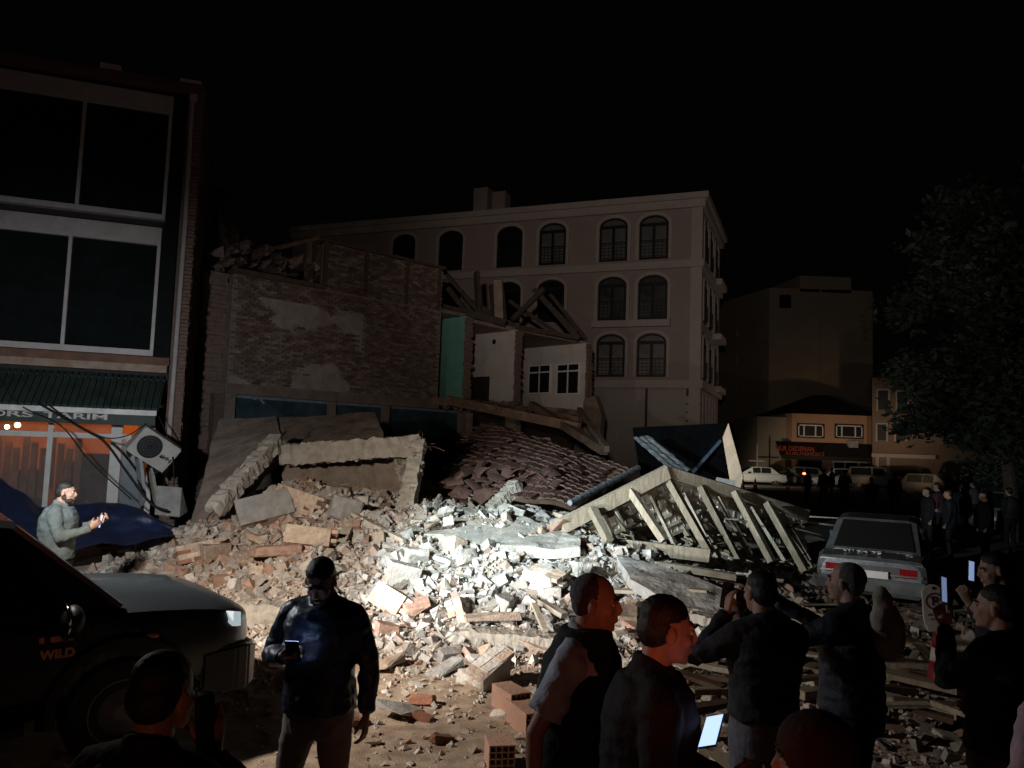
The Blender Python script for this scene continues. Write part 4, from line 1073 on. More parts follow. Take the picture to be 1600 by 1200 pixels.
mb.build('quoin', htrim, hotel)
mb = MB(HF.M); mb.add([(HL, .6, zC + .33), (-.2, .6, zC + .33), (-3.5, 4.5, zC + 2.0), (HL, 4.5, zC + 2.0), (-.2, HD, zC + .33), (HL, HD, zC + .33)], [(0, 1, 2, 3), (1, 4, 2), (4, 5, 3, 2)]); mb.build('roof', mat('dark_roof_tiles', (.06, .035, .03), .9, None, 2, .3), hotel, fix=False)
for px, w, h, dy in ((755, 1.0, 2.2, 296), (783, .9, 1.2, 302)):
    x, z = hx(px, dy, 4); mb = MB(HF.M); mb.box((x - w / 2, 3.6, z - 2.5), (x + w / 2, 4.6, z)); mb.build('chimney', hwall, hotel)
curt = mat('grey_curtain_glass', (.15, .15, .145), .35, (.11, .11, .105), 2, .05)
curt2 = mat('drawn_curtain_glass', (.20, .185, .165), .5, (.10, .095, .09), 1.2, .05)
curt3 = mat('dim_curtain_glass', (.09, .09, .09), .3, (.03, .03, .03), .9, .05)
wfr = mat('near_black_frame', (.012, .012, .012), .5, None, 3, 0)
def arch_window(M, xc_, z0, w, h, lit=True, surround=True):
    """arched window against a wall whose outer face is y = 0 in M"""
    n = 12; sp = h - w / 2 * .62
    def outline(k, y, hw, z_off):
        pts = [(xc_ - hw, y, z0), (xc_ + hw, y, z0)]
        for i in range(n + 1):
            a = PI * i / n; pts.append((xc_ + hw * math.cos(a), y, z0 + sp + (w / 2 * .62 + z_off) * math.sin(a)))
        return pts
    mb = MB(M); mb.prism(outline(0, -.02, w / 2, 0), (0, .05, 0)); wn = mb.build('arched_window', lit or darkg, hotel)
    if surround:
        mb = MB(M); a = outline(0, -.12, w / 2 + .02, .02); b = outline(0, -.12, w / 2 + .2, .2)
        A_ = a[1:]; B_ = b[1:]
        A_ = [a[1]] + a[2:] + [a[0]]; B_ = [b[1]] + b[2:] + [b[0]]
        m = len(A_); V = [Vector(p) for p in A_] + [Vector(p) for p in B_] + [Vector(p) + Vector((0, .14, 0)) for p in A_] + [Vector(p) + Vector((0, .14, 0)) for p in B_]; Fc = []
        for i in range(m - 1):
            Fc += [(i, i + 1, m + i + 1, m + i), (2 * m + i, 3 * m + i, 3 * m + i + 1, 2 * m + i + 1), (i, 2 * m + i, 2 * m + i + 1, i + 1), (m + i, m + i + 1, 3 * m + i + 1, 3 * m + i)]
        mb.add(V, Fc); mb.build('architrave', htrim, wn)
    mb = MB(M); t = .075
    mb.box((xc_ - t * 1.1, -.06, z0), (xc_ + t * 1.1, -.021, z0 + sp - .05)); mb.box((xc_ - w / 2, -.058, z0 + sp - .1), (xc_ + w / 2, -.0212, z0 + sp + .08)); mb.box((xc_ - w / 2, -.057, z0), (xc_ - w / 2 + t * 1.6, -.0214, z0 + sp)); mb.box((xc_ + w / 2 - t * 1.6, -.057, z0), (xc_ + w / 2, -.0214, z0 + sp)); mb.box((xc_ - w / 2, -.056, z0), (xc_ + w / 2, -.0216, z0 + .12)); mb.box((xc_ - w / 2, -.056, z0 + sp * .52), (xc_ + w / 2, -.0216, z0 + sp * .52 + .06))
    A_ = outline(0, -.055, w / 2, 0)[2:]; B_ = outline(0, -.055, w / 2 - .12, -.12)[2:]; m = len(A_)
    mb.add(A_ + B_, [(i, i + 1, m + i + 1, m + i) for i in range(m - 1)])
    mb.build('window_frame', wfr, wn, fix=False)
    mb = MB(M)
    for i in range(5): mb.box((xc_ - w / 2 + .1, -.15, z0 + .15 + i * .19), (xc_ + w / 2 - .1, -.125, z0 + .18 + i * .19))
    for i in range(7): x = xc_ - w / 2 + .1 + (w - .2) * i / 6; mb.box((x - .012, -.148, z0 + .08), (x + .012, -.127, z0 + 1.0))
    mb.build('balcony_rail', wfr, wn, fix=False)
rowsZ = []
for (pt, pb) in ((337, 405), (430, 499), (521, 589)):
    rowsZ.append((hx(1022, pb)[1], hx(1022, pt)[1] - hx(1022, pb)[1]))
cols = [hx(1022, 370)[0], hx(959, 375)[0], hx(864, 382)[0], hx(797, 388)[0], hx(705, 395)[0]]
cols += [cols[-1] - (cols[-3] - cols[-2]) * 1.0 - .6 - 2.4 * 0]
ww = hx(1045, 370)[0] - hx(1000, 370)[0]
for ri, (z0, h) in enumerate(rowsZ):
    for ci, x in enumerate(cols):
        arch_window(HF.M, x, z0, ww, h, lit=[curt, curt2, curt3][(ri * 2 + ci * 3) % 3] if (ci < 2 or (ci == 2 and ri == 0)) else None)  # light put into pane colour: paler where the front is lit, dark in shadow
xs0, xs1 = hx(926, 505)[0], hx(1048, 505)[0]
mb = MB(HF.M); mb.box((xs0, -.35, rowsZ[1][0] - .42), (xs1, 0, rowsZ[1][0] - .05)); mb.build('balcony_slab', htrim, hotel)
# ground floor panels
z1 = hx(1040, 610)[1]
for (a, b) in ((1012, 1072), (945, 1008)):
    x0, x1 = hx(a, 640)[0], hx(b, 640)[0]
    mb = MB(HF.M); mb.box((x0, -.06, .3), (x1, -.001, z1)); mb.build('shop_shutter', mat('grey_shutter', (.40, .36, .32), .8, (.37, .33, .30), .5, .1), hotel)
for xx in (hx(1010, 640)[0], hx(1074, 640)[0]):
    mb = MB(HF.M); mb.box((xx - .05, -.1, .2), (xx + .05, -.002, z1 + .1)); mb.build('shutter_rail', wfr, hotel)
# side face
SM = HF.M @ Matrix(((0, 1, 0, .0), (1, 0, 0, 0), (0, 0, 1, 0), (0, 0, 0, 1)))
SM = HF.M @ Matrix(((0, -1, 0, 0), (1, 0, 0, 0), (0, 0, 1, 0), (0, 0, 0, 1)))
for z0, h in rowsZ:
    for y in (1.7, 4.0, 6.6): arch_window(SM, y, z0, ww, h, lit=None)
for z0 in (rowsZ[0][0], rowsZ[1][0], rowsZ[2][0]):
    mb = MB(HF.M); mb.box((.0, 5.4, z0 - .4), (.55, 8.2, z0 - .05)); mb.build('balcony_slab', htrim, hotel)
for y in (1.2, 2.6, 4.0, 5.4, 6.8):
    mb = MB(HF.M); mb.box((.02, y, .4), (.1, y + .12, zL1 - .5)); mb.build('side_post', htrim, hotel)

# ================================================================== FAR BUILDINGS
def block_building(name, label, pts, D, z, depth, m):
    t = thing(name, label, 'building', at(pts[0], 706, D) * 1)
    t.location.z = 0
    return t
far = thing('tall_apartment', 'tall windowless apartment block end wall behind the orange house', 'building', Vector((30, 74, 0)))
a, b, c = at(1200, 470, 84), at(1280, 435, 78), at(1364, 452, 78)
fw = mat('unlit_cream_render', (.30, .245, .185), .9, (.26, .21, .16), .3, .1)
P = [at(1200, 720, 78), at(1364, 720, 78)]
for q in P: q.z = 0
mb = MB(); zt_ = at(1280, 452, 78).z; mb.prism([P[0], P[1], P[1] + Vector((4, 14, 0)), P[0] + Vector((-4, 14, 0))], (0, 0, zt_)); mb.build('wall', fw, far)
mb = MB(); q0, q1 = at(1250, 452, 78), at(1330, 452, 78); q0.z = q1.z = zt_ - .3; mb.prism([q0, q1, q1 + Vector((1, 8, 0)), q0 + Vector((-1, 8, 0))], (0, 0, at(1290, 432, 78).z - zt_ + .3)); mb.build('roof_house', fw, far)
mb = MB(); q0 = at(1218, 481, 77.9); q1 = at(1236, 461, 77.9); mb.box((q0.x, 77.85, q0.z), (q1.x, 77.97, q1.z)); mb.build('window', darkg, far)
mb = MB(); q0 = at(1282, 520, 78); mb.box((q0.x - .1, 77.9, 0), (q0.x + .1, 78.0, zt_ - .05)); mb.build('wall_rib', fw, far)
fl = thing('dim_apartment', 'barely lit apartment block with balconies left of the tall one', 'building', Vector((25, 88, 0)))
P = [at(1140, 720, 86), at(1199, 720, 82)]
for q in P: q.z = 0
zt2 = at(1170, 500, 85).z
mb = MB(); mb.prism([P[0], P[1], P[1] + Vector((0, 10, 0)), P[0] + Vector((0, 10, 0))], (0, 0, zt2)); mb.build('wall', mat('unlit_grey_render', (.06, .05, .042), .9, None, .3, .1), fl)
for k in range(5):
    for px in (1158, 1190):
        q = at(px, 530 + 42 * k, 83 if px > 1170 else 84.5); mb = MB(); mb.box((q.x - .8, q.y - .9, q.z - .1), (q.x + .8, q.y + .6, q.z + .05)); mb.box((q.x - .8, q.y - .9, q.z), (q.x + .8, q.y - .85, q.z + .9)); mb.build('balcony', fw, fl)
oh = thing('orange_house', 'low orange rendered house with two white framed windows over a dark shop awning', 'building', Vector((27, 66, 0)))
D0 = 66
p0, p1 = at(1237, 706, D0), at(1362, 706, D0); p0.z = p1.z = 0
OF = Frame((p0.x, p0.y), (p1.x - p0.x, p1.y - p0.y))
ox = lambda px, py, y=0.0: OF.px(px, py, y)
WL = (p1 - p0).length; zr = ox(1300, 648)[1]
orr = mat('orange_render', (.48, .28, .17), .9, (.42, .24, .15), .5, .1)
mb = MB(OF.M); mb.box((0, 0, 0), (WL, 8, zr)); mb.build('wall', orr, oh)
mb = MB(OF.M); mb.box((-2.6, 1.2, 0), (-.01, 8, zr - .3)); mb.build('side_wing', fw, oh)
mb = MB(OF.M); rt = at(1310, 618, D0 + 4).z; mb.add([(-.6, -.5, zr), (WL + .5, -.5, zr), (WL + .5, 8.5, zr), (-.6, 8.5, zr), (3.5, 4, rt), (WL - 2, 4, rt)], [(0, 1, 5, 4), (1, 2, 5), (2, 3, 4, 5), (3, 0, 4), (3, 2, 1, 0)]); mb.build('roof', mat('dark_tile_roof', (.03, .02, .018), .9, None, 2, .3), oh)
for (xa_, xb_, ya, yb, ms) in ((1247, 1286, 663, 683, (1256, 1274)), (1306, 1347, 664, 684, (1315, 1336))):
    x0, z1 = ox(xa_, ya); x1, z0 = ox(xb_, yb)
    mb = MB(OF.M); mb.box((x0 - .12, -.03, z0 - .12), (x1 + .12, -.001, z1 + .12)); wn = mb.build('window', blackp, oh)
    mb = MB(OF.M)
    for q in ((x0, x0 + .09, z0, z1), (x1 - .09, x1, z0, z1), (x0, x1, z0, z0 + .06), (x0, x1, z1 - .1, z1)): mb.box((q[0], -.06, q[2]), (q[1], -.031, q[3]))
    for m in ms: x = ox(m, 670)[0]; mb.box((x - .06, -.058, z0), (x + .06, -.032, z1))
    mb.build('window_frame', white, wn)
za, zb2 = ox(1300, 692)[1], ox(1300, 714)[1]
mb = MB(OF.M); mb.add([(-1.4, -.02, za), (WL - .1, -.02, za), (WL - .1, -1.5, zb2), (-1.4, -1.5, zb2), (-1.4, -.02, za - .12), (WL - .1, -.02, za - .12), (WL - .1, -1.5, zb2 - .3), (-1.4, -1.5, zb2 - .3)], [(0, 3, 2, 1), (4, 5, 6, 7), (0, 1, 5, 4), (1, 2, 6, 5), (2, 3, 7, 6), (3, 0, 4, 7)]); aw = mb.build('awning', mat('black_awning', (.02, .016, .015), .7, None, 3, .1), oh)
redl = mat('red_lit_letters', (.13, .02, .01), .5, None, 3, 0, emit=.03, ecol=(1, .16, .05))
def awt(s, px0, px1, py, hgt_):
    vs, fs = txt(s, 1.0, depth=.02, bold=.02); a = min(v.x for v in vs); b = max(v.x for v in vs); lo = min(v.y for v in vs); hi = max(v.y for v in vs)
    x0, z = OF.px(px0, py, -1.56); x1, _ = OF.px(px1, py, -1.56)
    mb = MB(OF.M); mb.add([(x0 + (v.x - a) / (b - a) * (x1 - x0), -1.56 - v.z, z + (v.y - (lo + hi) / 2) / (hi - lo) * hgt_) for v in vs], fs); mb.build('sign_lettering', redl, aw, fix=False)
awt('NUR DEDEMAN', 1212, 1272, 700, .42); awt('KURUYEMİŞÇİ', 1228, 1288, 708, .42)
mb = MB(OF.M)
x0, x1 = ox(1302, 730)[0], ox(1358, 730)[0]; z1, z0 = ox(1330, 713)[1], .3
for x in (x0, ox(1320, 730)[0], ox(1341, 730)[0], x1): mb.box((x - .06, -.05, z0), (x + .06, -.002, z1))
mb.box((x0, -.048, ox(1330, 722)[1] - .06), (x1, -.003, ox(1330, 722)[1] + .06)); mb.build('shop_window_frame', white, oh)
mb = MB(OF.M); mb.box((x0, -.02, z0), (x1, -.0015, z1)); mb.build('shop_window', darkg, oh)
mb = MB(OF.M); mb.box((ox(1246, 730)[0], -.02, .1), (ox(1284, 730)[0], -.001, ox(1265, 712)[1])); mb.build('shop_door', blackp, oh)
q = OF.px(1333, 694, -.4); mb = MB(OF.M); mb.box((q[0] - .4, -.5, q[1] - .3), (q[0] + .4, -.1, q[1] + .3)); mb.ell((q[0], -.5, q[1]), (.22, .03, .22)); mb.build('air_conditioner_unit', concr, oh)
rh = thing('brick_coloured_house', 'brownish house with tall white framed windows half hidden by the tree', 'building', Vector((34, 66, 0)))
p0, p1 = at(1363, 706, 64), at(1440, 706, 62); p0.z = p1.z = 0
RF = Frame((p0.x, p0.y), (p1.x - p0.x, p1.y - p0.y)); rx = lambda px, py: RF.px(px, py)
WL2 = (p1 - p0).length
mb = MB(RF.M); mb.box((0, 0, 0), (WL2 + 6, 8, rx(1380, 590)[1])); mb.build('wall', mat('brown_render_house', (.25, .17, .12), .9, (.2, .135, .10), .5, .1), rh)
for (xa_, xb_, ya, yb) in ((1371, 1385, 663, 688), (1400, 1415, 662, 688), (1372, 1388, 610, 640), (1402, 1418, 612, 640)):
    x0, z1 = rx(xa_, ya); x1, z0 = rx(xb_, yb)
    mb = MB(RF.M); mb.box((x0, -.03, z0), (x1, -.001, z1)); wn = mb.build('window', blackp, rh)
    mb = MB(RF.M)
    for q in ((x0 - .12, x0, z0 - .1, z1), (x1, x1 + .12, z0 - .1, z1), (x0 - .12, x1 + .12, z1, z1 + .12)): mb.box((q[0], -.06, q[2]), (q[1], -.0012, q[3]))
    mb.build('window_frame', htrim, wn)
mb = MB(RF.M); z = rx(1390, 712)[1]; mb.box((.0, -.3, z - .15), (WL2 + 1, -.001, z + .15)); mb.build('string_course', htrim, rh)
for xa_ in (1371, 1388):
    x = rx(xa_, 730)[0]; mb = MB(RF.M); mb.box((x - .12, -.05, 0), (x + .12, -.001, z - .16)); mb.build('door_post', htrim, rh)
# ================================================================== CARS
tyre = rubberm
alloy = mat('dull_alloy', (.12, .12, .125), .45, None, 4, .1, metal=.6)
redlens = mat('red_lamp_lens', (.30, .012, .012), .12, (.16, .008, .008), 8, .05, spec=.7)
amber = mat('amber_lamp_lens', (.5, .18, .05), .2, None, 5, 0)
def wheel(root, x, y, r, w, side):
    mb = MB(); n = 22
    prof = [(-w / 2, r * .62), (-w / 2, r * .93), (-w * .36, r), (w * .36, r), (w / 2, r * .93), (w / 2, r * .62)]
    mb.rings([[(x + px, y + pr * math.cos(2 * PI * k / n), r + pr * math.sin(2 * PI * k / n)) for k in range(n)] for px, pr in prof])
    t = mb.build('wheel', tyre, root, smooth=False)
    mb = MB(); xo = x + side * (w / 2 - .01)
    mb.rings([[(xo + side * d, y + rr * math.cos(2 * PI * k / 20), r + rr * math.sin(2 * PI * k / 20)) for k in range(20)] for d, rr in ((0, r * .62), (.012, r * .60), (.004, r * .5), (.03, r * .14))])
    mb.build('rim', alloy, t)
def sect(w, zb, zt, y, crown=.02, tw=.90):
    half = [(w * .86, zb), (w, zb + .12), (w * 1.01, zb + (zt - zb) * .55), (w * .985, zt - .07), (w * tw, zt), (w * .45, zt + crown)]
    pts = [(x, y, z) for x, z in half] + [(-x, y, z) for x, z in reversed(half)]
    return pts
def car(name, label, paint, L=4.4, Wd=1.7, kind='sedan', group=None, opened=False, lights=0.0, tail=0.0):
    r = thing(name, label, 'car', (0, 0, 0), group)
    h = L / 2; w = Wd / 2
    top = 1.40 if kind == 'sedan' else 1.48 if kind == 'hatch' else 1.72
    zb, bel = (.24, .90) if kind != 'suv' else (.36, 1.08)
    st = [(-h, w * .86, zb + .12, bel - .12), (-h + .06, w * .95, zb + .03, bel - .06), (-h + .45, w, zb, bel - .01), (-h + 1.3, w, zb, bel), (.5, w, zb, bel), (h - 1.15, w * .99, zb, bel - .02), (h - .5, w * .97, zb + .02, bel - .12), (h - .1, w * .88, zb + .05, bel - .22), (h, w * .74, zb + .12, bel - .34)]
    mb = MB(); mb.rings([sect(ww, a, b, y) for y, ww, a, b in st]); body = mb.build('body', paint, r, smooth=False)
    tw = w * .74
    if kind == 'sedan': gh = [(-h + .52, w * .90, w * .84, bel - .02), (-h + 1.15, w * .90, tw, top - .04), (-.25, w * .91, tw, top), (.35, w * .91, tw, top - .03), (h - 1.05, w * .92, w * .86, bel - .01)]
    elif kind == 'hatch': gh = [(-h + .22, w * .90, w * .84, bel - .02), (-h + .62, w * .90, tw, top - .06), (-.4, w * .91, tw, top), (.3, w * .91, tw, top - .03), (h - 1.05, w * .92, w * .86, bel - .01)]
    else: gh = [(-h + .1, w * .92, w * .86, bel - .02), (-h + .3, w * .92, tw * 1.05, top - .05), (-.5, w * .92, tw * 1.05, top), (.3, w * .92, tw * 1.05, top - .04), (h - 1.1, w * .93, w * .88, bel - .01)]
    mb = MB(); mb.rings([[(-a, y, bel - .03), (-b, y, z), (-b * .8, y, z + .035), (b * .8, y, z + .035), (b, y, z), (a, y, bel - .03)] for y, a, b, z in gh]); mb.build('cabin', paint, r)
    # glazing, 4 mm proud
    def pan(nm, q, m=darkg, off=.006):
        q = [Vector(p) for p in q]; n = (q[1] - q[0]).cross(q[3] - q[0]).normalized()
        c = sum(q, Vector()) / 4
        if n.dot(c - Vector((0, 0, .7))) < 0: n = -n
        mb = MB(); mb.prism([p + n * (off + .004) for p in q], -n * .02); return mb.build(nm, m, r)
    def mixq(p00, p10, p11, p01, a, b, c, d):
        P = [Vector(p) for p in (p00, p10, p11, p01)]
        f = lambda u, v: P[0].lerp(P[1], u).lerp(P[3].lerp(P[2], u), v)
        return [f(a, c), f(b, c), f(b, d), f(a, d)]
    for s in (-1, 1):
        G = [((s * a, y, bel - .0), (s * b, y, z)) for y, a, b, z in gh]
        pan('side_window', mixq(G[1][0], G[2][0], G[2][1], G[1][1], .06, .96, .06, .90))
        pan('side_window', mixq(G[2][0], G[3][0], G[3][1], G[2][1], .04, 1.0, .06, .90))
    a, b = gh[0], gh[1]
    rw = mixq((-a[1], a[0], a[3] + .035), (a[1], a[0], a[3] + .035), (b[2], b[0], b[3] + .037), (-b[2], b[0], b[3] + .037), .09, .91, .06, .90)
    pan('rear_window', rw, darkg if not opened else mat('hollow_dark', (.006, .006, .006), .9, None, 3, 0))
    a, b = gh[4], gh[3]
    pan('windscreen', mixq((-a[1], a[0], a[3] + .035), (a[1], a[0], a[3] + .035), (b[2], b[0], b[3] + .037), (-b[2], b[0], b[3] + .037), .08, .92, .06, .92))
    wr = .30 if kind != 'suv' else .36
    for s in (-1, 1):
        for y in (-h + .85, h - .85):
            wheel(r, s * (w - .10), y, wr, .20, s)
    hl = mat('headlamp_glass', (.5, .5, .5), .1, None, 4, 0) if not lights else mat('lit_headlamp_%d' % lights, (1, .9, .75), .3, None, 3, 0, emit=lights, ecol=(1, .88, .70))
    tl = redlens if not tail else mat('lit_tail_lamp', (.8, .05, .03), .3, None, 3, 0, emit=tail, ecol=(1, .08, .04))
    for s in (-1, 1):
        mb = MB(); mb.box((s * w * .5 - .14 + s * .1, h - .16, bel - .42), (s * w * .5 + .14 + s * .1, h - .005, bel - .28)); mb.build('headlight', hl, r)
        mb = MB(); mb.box((s * w * .60 - .16, -h - .012, bel - .31), (s * w * .60 + .16, -h + .1, bel - .17)); mb.build('taillight', tl, r)
        mb = MB(); mb.box((s * (w + .02) - .05, h - 1.55, bel - .02), (s * (w + .02) + .09 * s - .03 * 0, h - 1.42, bel + .11)); mb.build('side_mirror', blackp, r)
    mb = MB(); mb.box((-w * .95, -h - .07, zb + .1), (w * .95, -h + .1, zb + .3)); mb.build('bumper', mat('grey_bumper', (.11, .115, .12), .6, None, 4, .1), r, bevel=.02); mb = MB(); mb.box((-w * .93, h - .12, zb + .1), (w * .93, h + .05, zb + .28)); mb.build('bumper', mat('grey_bumper', (.11, .115, .12), .6, None, 4, .1), r, bevel=.02)
    mb = MB(); mb.box((-.26, -h - .078, zb + .32), (.26, -h - .008, zb + .43)); mb.build('number_plate', white, r)
    return r
silverp = mat('silver_car_paint', (.22, .245, .26), .36, (.14, .155, .165), 4, .08, metal=.45, coat=.3)
whitep = mat('white_car_paint', (.34, .35, .34), .35, (.30, .31, .30), 1, 0, coat=.4)
darkp_ = mat('dark_car_paint', (.05, .05, .052), .3, None, 1, 0, coat=.5)
greyp = mat('grey_car_paint', (.20, .19, .185), .35, None, 1, 0, metal=.4, coat=.4)
sc = car('silver_car', 'dusty silver saloon car seen from behind beside the collapsed timber roof', silverp, 4.2, 1.66, 'sedan', opened=True)
h = 2.1
mb = MB(); mb.box((-.42, -h - .016, .64), (.42, -h + .1, .74)); mb.build('lamp_band', mat('dark_grey_plastic', (.09, .09, .10), .4, None, 4, .1), sc)
for z in (.80, .62):
    mb = MB(); mb.box((-.74, -h - .022, z - .012), (.74, -h + .1, z + .012)); mb.build('trim_strip', mat('dull_chrome', (.55, .57, .58), .25, None, 4, .05, metal=.9), sc)
mb = MB(); mb.box((-.66, -h - .05, .40), (.66, -h + .06, .50)); mb.build('bumper_strip', silverp, sc)
for k in range(14):
    mb = MB(); v, f = rng.choice(PROTO['shard']); s = rng.uniform(.03, .1); p = Vector((rng.uniform(-.6, .6), -h + rng.uniform(.12, .5), .91)); mb.add([p + q * s for q in v], f); mb.build('rubble_crumb', plaster, sc, fix=False)
p = at(1357, 900, 12.6); sc.location = (p.x + .95, p.y + 1.55, 0); sc.rotation_euler = (0, 0, -rad(30))
# far cars
def put(o, px, py, D, yaw):
    p = at(px, py, D); o.location = (p.x, p.y, 0); o.rotation_euler = (0, 0, yaw); return o
put(car('white_sedan', 'white saloon car parked in the lit street beyond the dark box', whitep, 4.4, 1.72, 'sedan', tail=.0), 1180, 750, 60, rad(86))
put(car('estate_car', 'dim grey car parked right behind the white saloon car', greyp, 4.4, 1.72, 'hatch'), 1243, 752, 61, rad(90))
put(car('pale_car', 'pale car between the dim grey car and the dark jeep', whitep, 4.2, 1.7, 'hatch'), 1305, 758, 60, rad(88))
put(car('dark_jeep', 'dark tall car with brightly lit headlight standing in the far street', greyp, 4.6, 1.85, 'suv', lights=30), 1374, 765, 57, rad(-113))
put(car('lit_car', 'far dark car right of the tree trunk with one glowing headlight', darkp_, 4.4, 1.75, 'sedan', lights=12), 1535, 772, 48, rad(-120))
put(car('glowing_car', 'far dark car behind the tree trunk with two glowing headlights', darkp_, 4.3, 1.75, 'hatch', lights=16), 1462, 770, 50, rad(-150))
put(car('edge_car', 'far dark car with glowing headlights near the right edge', darkp_, 4.3, 1.75, 'sedan', lights=10), 1588, 768, 46, rad(-155))
put(car('crowd_car', 'pale brown car standing behind the crowd at the right edge', mat('beige_car_paint', (.24, .20, .15), .4, None, 1, 0, coat=.3), 4.4, 1.75, 'hatch'), 1612, 790, 26, rad(-60))
# far road light standing in for headlights, then two added fills
q = at(1418, 748, 55.5); spot('far_spot', (q.x - 14, 55.0, .9), (19, 58.5, .2), 1500, (1, .86, .66), 70, .8, .1)
q = at(1180, 745, 52); spot('far_spot', (q.x - 4, 52.5, .9), (28, 58.5, .3), 380, (.95, 1, .9), 60, .8, .1)
spot('far_spot', (27, 42, 1.2), (12.5, 45.5, 8), 520, (1, .80, .62), 60, 1.0, .3)  # added for the hotel's side wall; no car stands here
spot('far_spot', (26, 46, 1.3), (29.5, 66, 3.2), 1500, (1, .64, .38), 42, .9, .3)  # warm fill added for the orange house, not a car's lamp
# motorbike rider lamp
bk = thing('parked_scooter', 'small scooter with a glowing red tail lamp before the orange house', 'scooter', (0, 0, 0))
mb = MB(); mb.ell((0, 0, .65), (.14, .5, .16)); mb.tube([(0, .5, .55), (0, .62, 1.0)], .05, 8); mb.tube([(-.3, .62, 1.0), (.3, .62, 1.0)], .025, 6); mb.build('frame', blackp, bk)
wheel(bk, 0, -.5, .25, .1, 1); wheel(bk, 0, .62, .25, .1, 1)
mb = MB(); mb.ell((0, -.56, .75), (.14, .06, .08)); mb.build('tail_lamp', mat('glowing_red_lamp', (1, .1, .05), .4, None, 3, 0, emit=9, ecol=(1, .12, .06)), bk, smooth=True)
put(bk, 1250, 745, 56, rad(10)); bk.location.z = .35
# traffic cones and pole
conem = mat('cone_red', (.5, .05, .02), .6, None, 4, .1)
def cone(label, px, py, D, s=.75):
    r = thing('traffic_cone', label, 'traffic cone', (0, 0, 0), 'traffic cones in the far street')
    mb = MB(); mb.box((-.2, -.2, 0), (.2, .2, .04)); mb.build('base', rubberm, r)
    mb = MB(); mb.rings([[(rr * math.cos(2 * PI * k / 14), rr * math.sin(2 * PI * k / 14), z) for k in range(14)] for rr, z in ((.16, .04), (.03, s))]); mb.build('cone_body', conem, r)
    mb = MB(); mb.rings([[(rr * math.cos(2 * PI * k / 14), rr * math.sin(2 * PI * k / 14), z) for k in range(14)] for rr, z in ((.118, s * .4), (.088, s * .6))]); mb.build('white_band', white, r)
    put(r, px, py, D, 0)
cone('red traffic cone before the dim grey car', 1231, 765, 50); cone('dim red traffic cone left of the other one in the far street', 1180, 764, 52)
ps = thing('sign_pole', 'thin pole with a short crossbar left of the orange house', 'pole', (0, 0, 0))
mb = MB(); mb.tube([(0, 0, 0), (0, 0, 3.2)], .05, 6); mb.build('post', concr, ps); mb = MB(); mb.box((-.7, -.03, 1.75), (.6, .03, 1.85)); mb.build('crossbar', concr, ps)
put(ps, 1183, 730, 64, 0)
# parking cone with placard
pc_ = thing('parking_cone', 'red and white no parking cone with a white placard on top', 'parking cone', (0, 0, 0))
pred = mat('cone_dark_red', (.30, .025, .03), .55, (.24, .02, .024), 4, .1)
def ring_(z, r, n=20): return [(r * math.cos(2 * PI * k / n), r * math.sin(2 * PI * k / n), z) for k in range(n)]
mb = MB(); mb.rings([ring_(0, .10), ring_(.03, .125), ring_(.14, .125), ring_(.33, .092)]); mb.build('base', pred, pc_, smooth=True)
mb = MB(); mb.rings([ring_(.331, .0915), ring_(.47, .068)]); mb.build('white_band', white, pc_, smooth=True)
mb = MB(); mb.rings([ring_(.471, .0675), ring_(.62, .045)]); mb.build('cone_top', pred, pc_, smooth=True)
mb = MB(); mb.rings([ring_(.621, .03), ring_(.66, .024), ring_(.68, .03)]); mb.build('neck', white, pc_, smooth=True)
plac = [(-.10, .66), (.04, .66), (.04, .68), (.095, .74), (.095, 1.06), (.08, 1.10), (.0, 1.16), (-.05, 1.165), (-.12, 1.13), (-.14, 1.10), (-.14, .78)]
mb = MB(); mb.prism([(x, -.035, z - .02) for x, z in plac], (0, .03, 0)); pl = mb.build('placard', white, pc_, bevel=.004)
mb = MB()
def ringflat(cx, cz, r0, r1, y0, y1, n=24):
    A_ = [(cx + r0 * math.cos(2 * PI * k / n), y1, cz + r0 * math.sin(2 * PI * k / n)) for k in range(n)]; B_ = [(cx + r1 * math.cos(2 * PI * k / n), y1, cz + r1 * math.sin(2 * PI * k / n)) for k in range(n)]
    mb.add(A_ + B_, [(i, (i + 1) % n, n + (i + 1) % n, n + i) for i in range(n)])
ringflat(-.025, .965, .075, .092, 0, -.038)
mb.build('ring_mark', mat('faded_plum_print', (.16, .05, .09), .6, None, 4, 0), pl, fix=False)
mb = MB(); add_text(mb, 'P', .13, Matrix.Translation((-.025, -.039, .965)) @ Matrix.Rotation(PI / 2, 4, 'X'), depth=.001, bold=.006)
mb.beam((-.085, -.0405, 1.02), (.035, -.0405, .91), .002, .014, up=(0, 1, 0)); mb.build('letter_mark', MATS['faded_plum_print'], pl, fix=False)
mb = MB(); mb.box((-.10, -.038, .81), (.05, -.0355, .835)); mb.box((-.08, -.038, .765), (.04, -.0355, .785)); mb.build('printed_line', mat('faded_teal_print', (.20, .28, .29), .6, None, 4, 0), pl)
mb = MB(); mb.tube([(-.03, -.041, 1.105), (-.03, -.034, 1.105)], .017, 10); mb.build('hole', blackp, pl)
mb = MB()
for k in range(4):
    c, s = math.cos(k * PI / 2), math.sin(k * PI / 2); q = [(0, .0), (.012, .012), (.045, 0), (.012, -.012)]
    mb.add([(x * c - z * s, -.086 + .0, .4 + x * s + z * c) for x, z in q], [(0, 1, 2, 3)])
mb.build('star_mark', blackp, pc_, fix=False)
put(pc_, 1471, 1060, 8.35, rad(-8)); pc_.scale = (1.05, 1.05, .98); pc_.rotation_euler = (0, rad(-3), rad(-6))

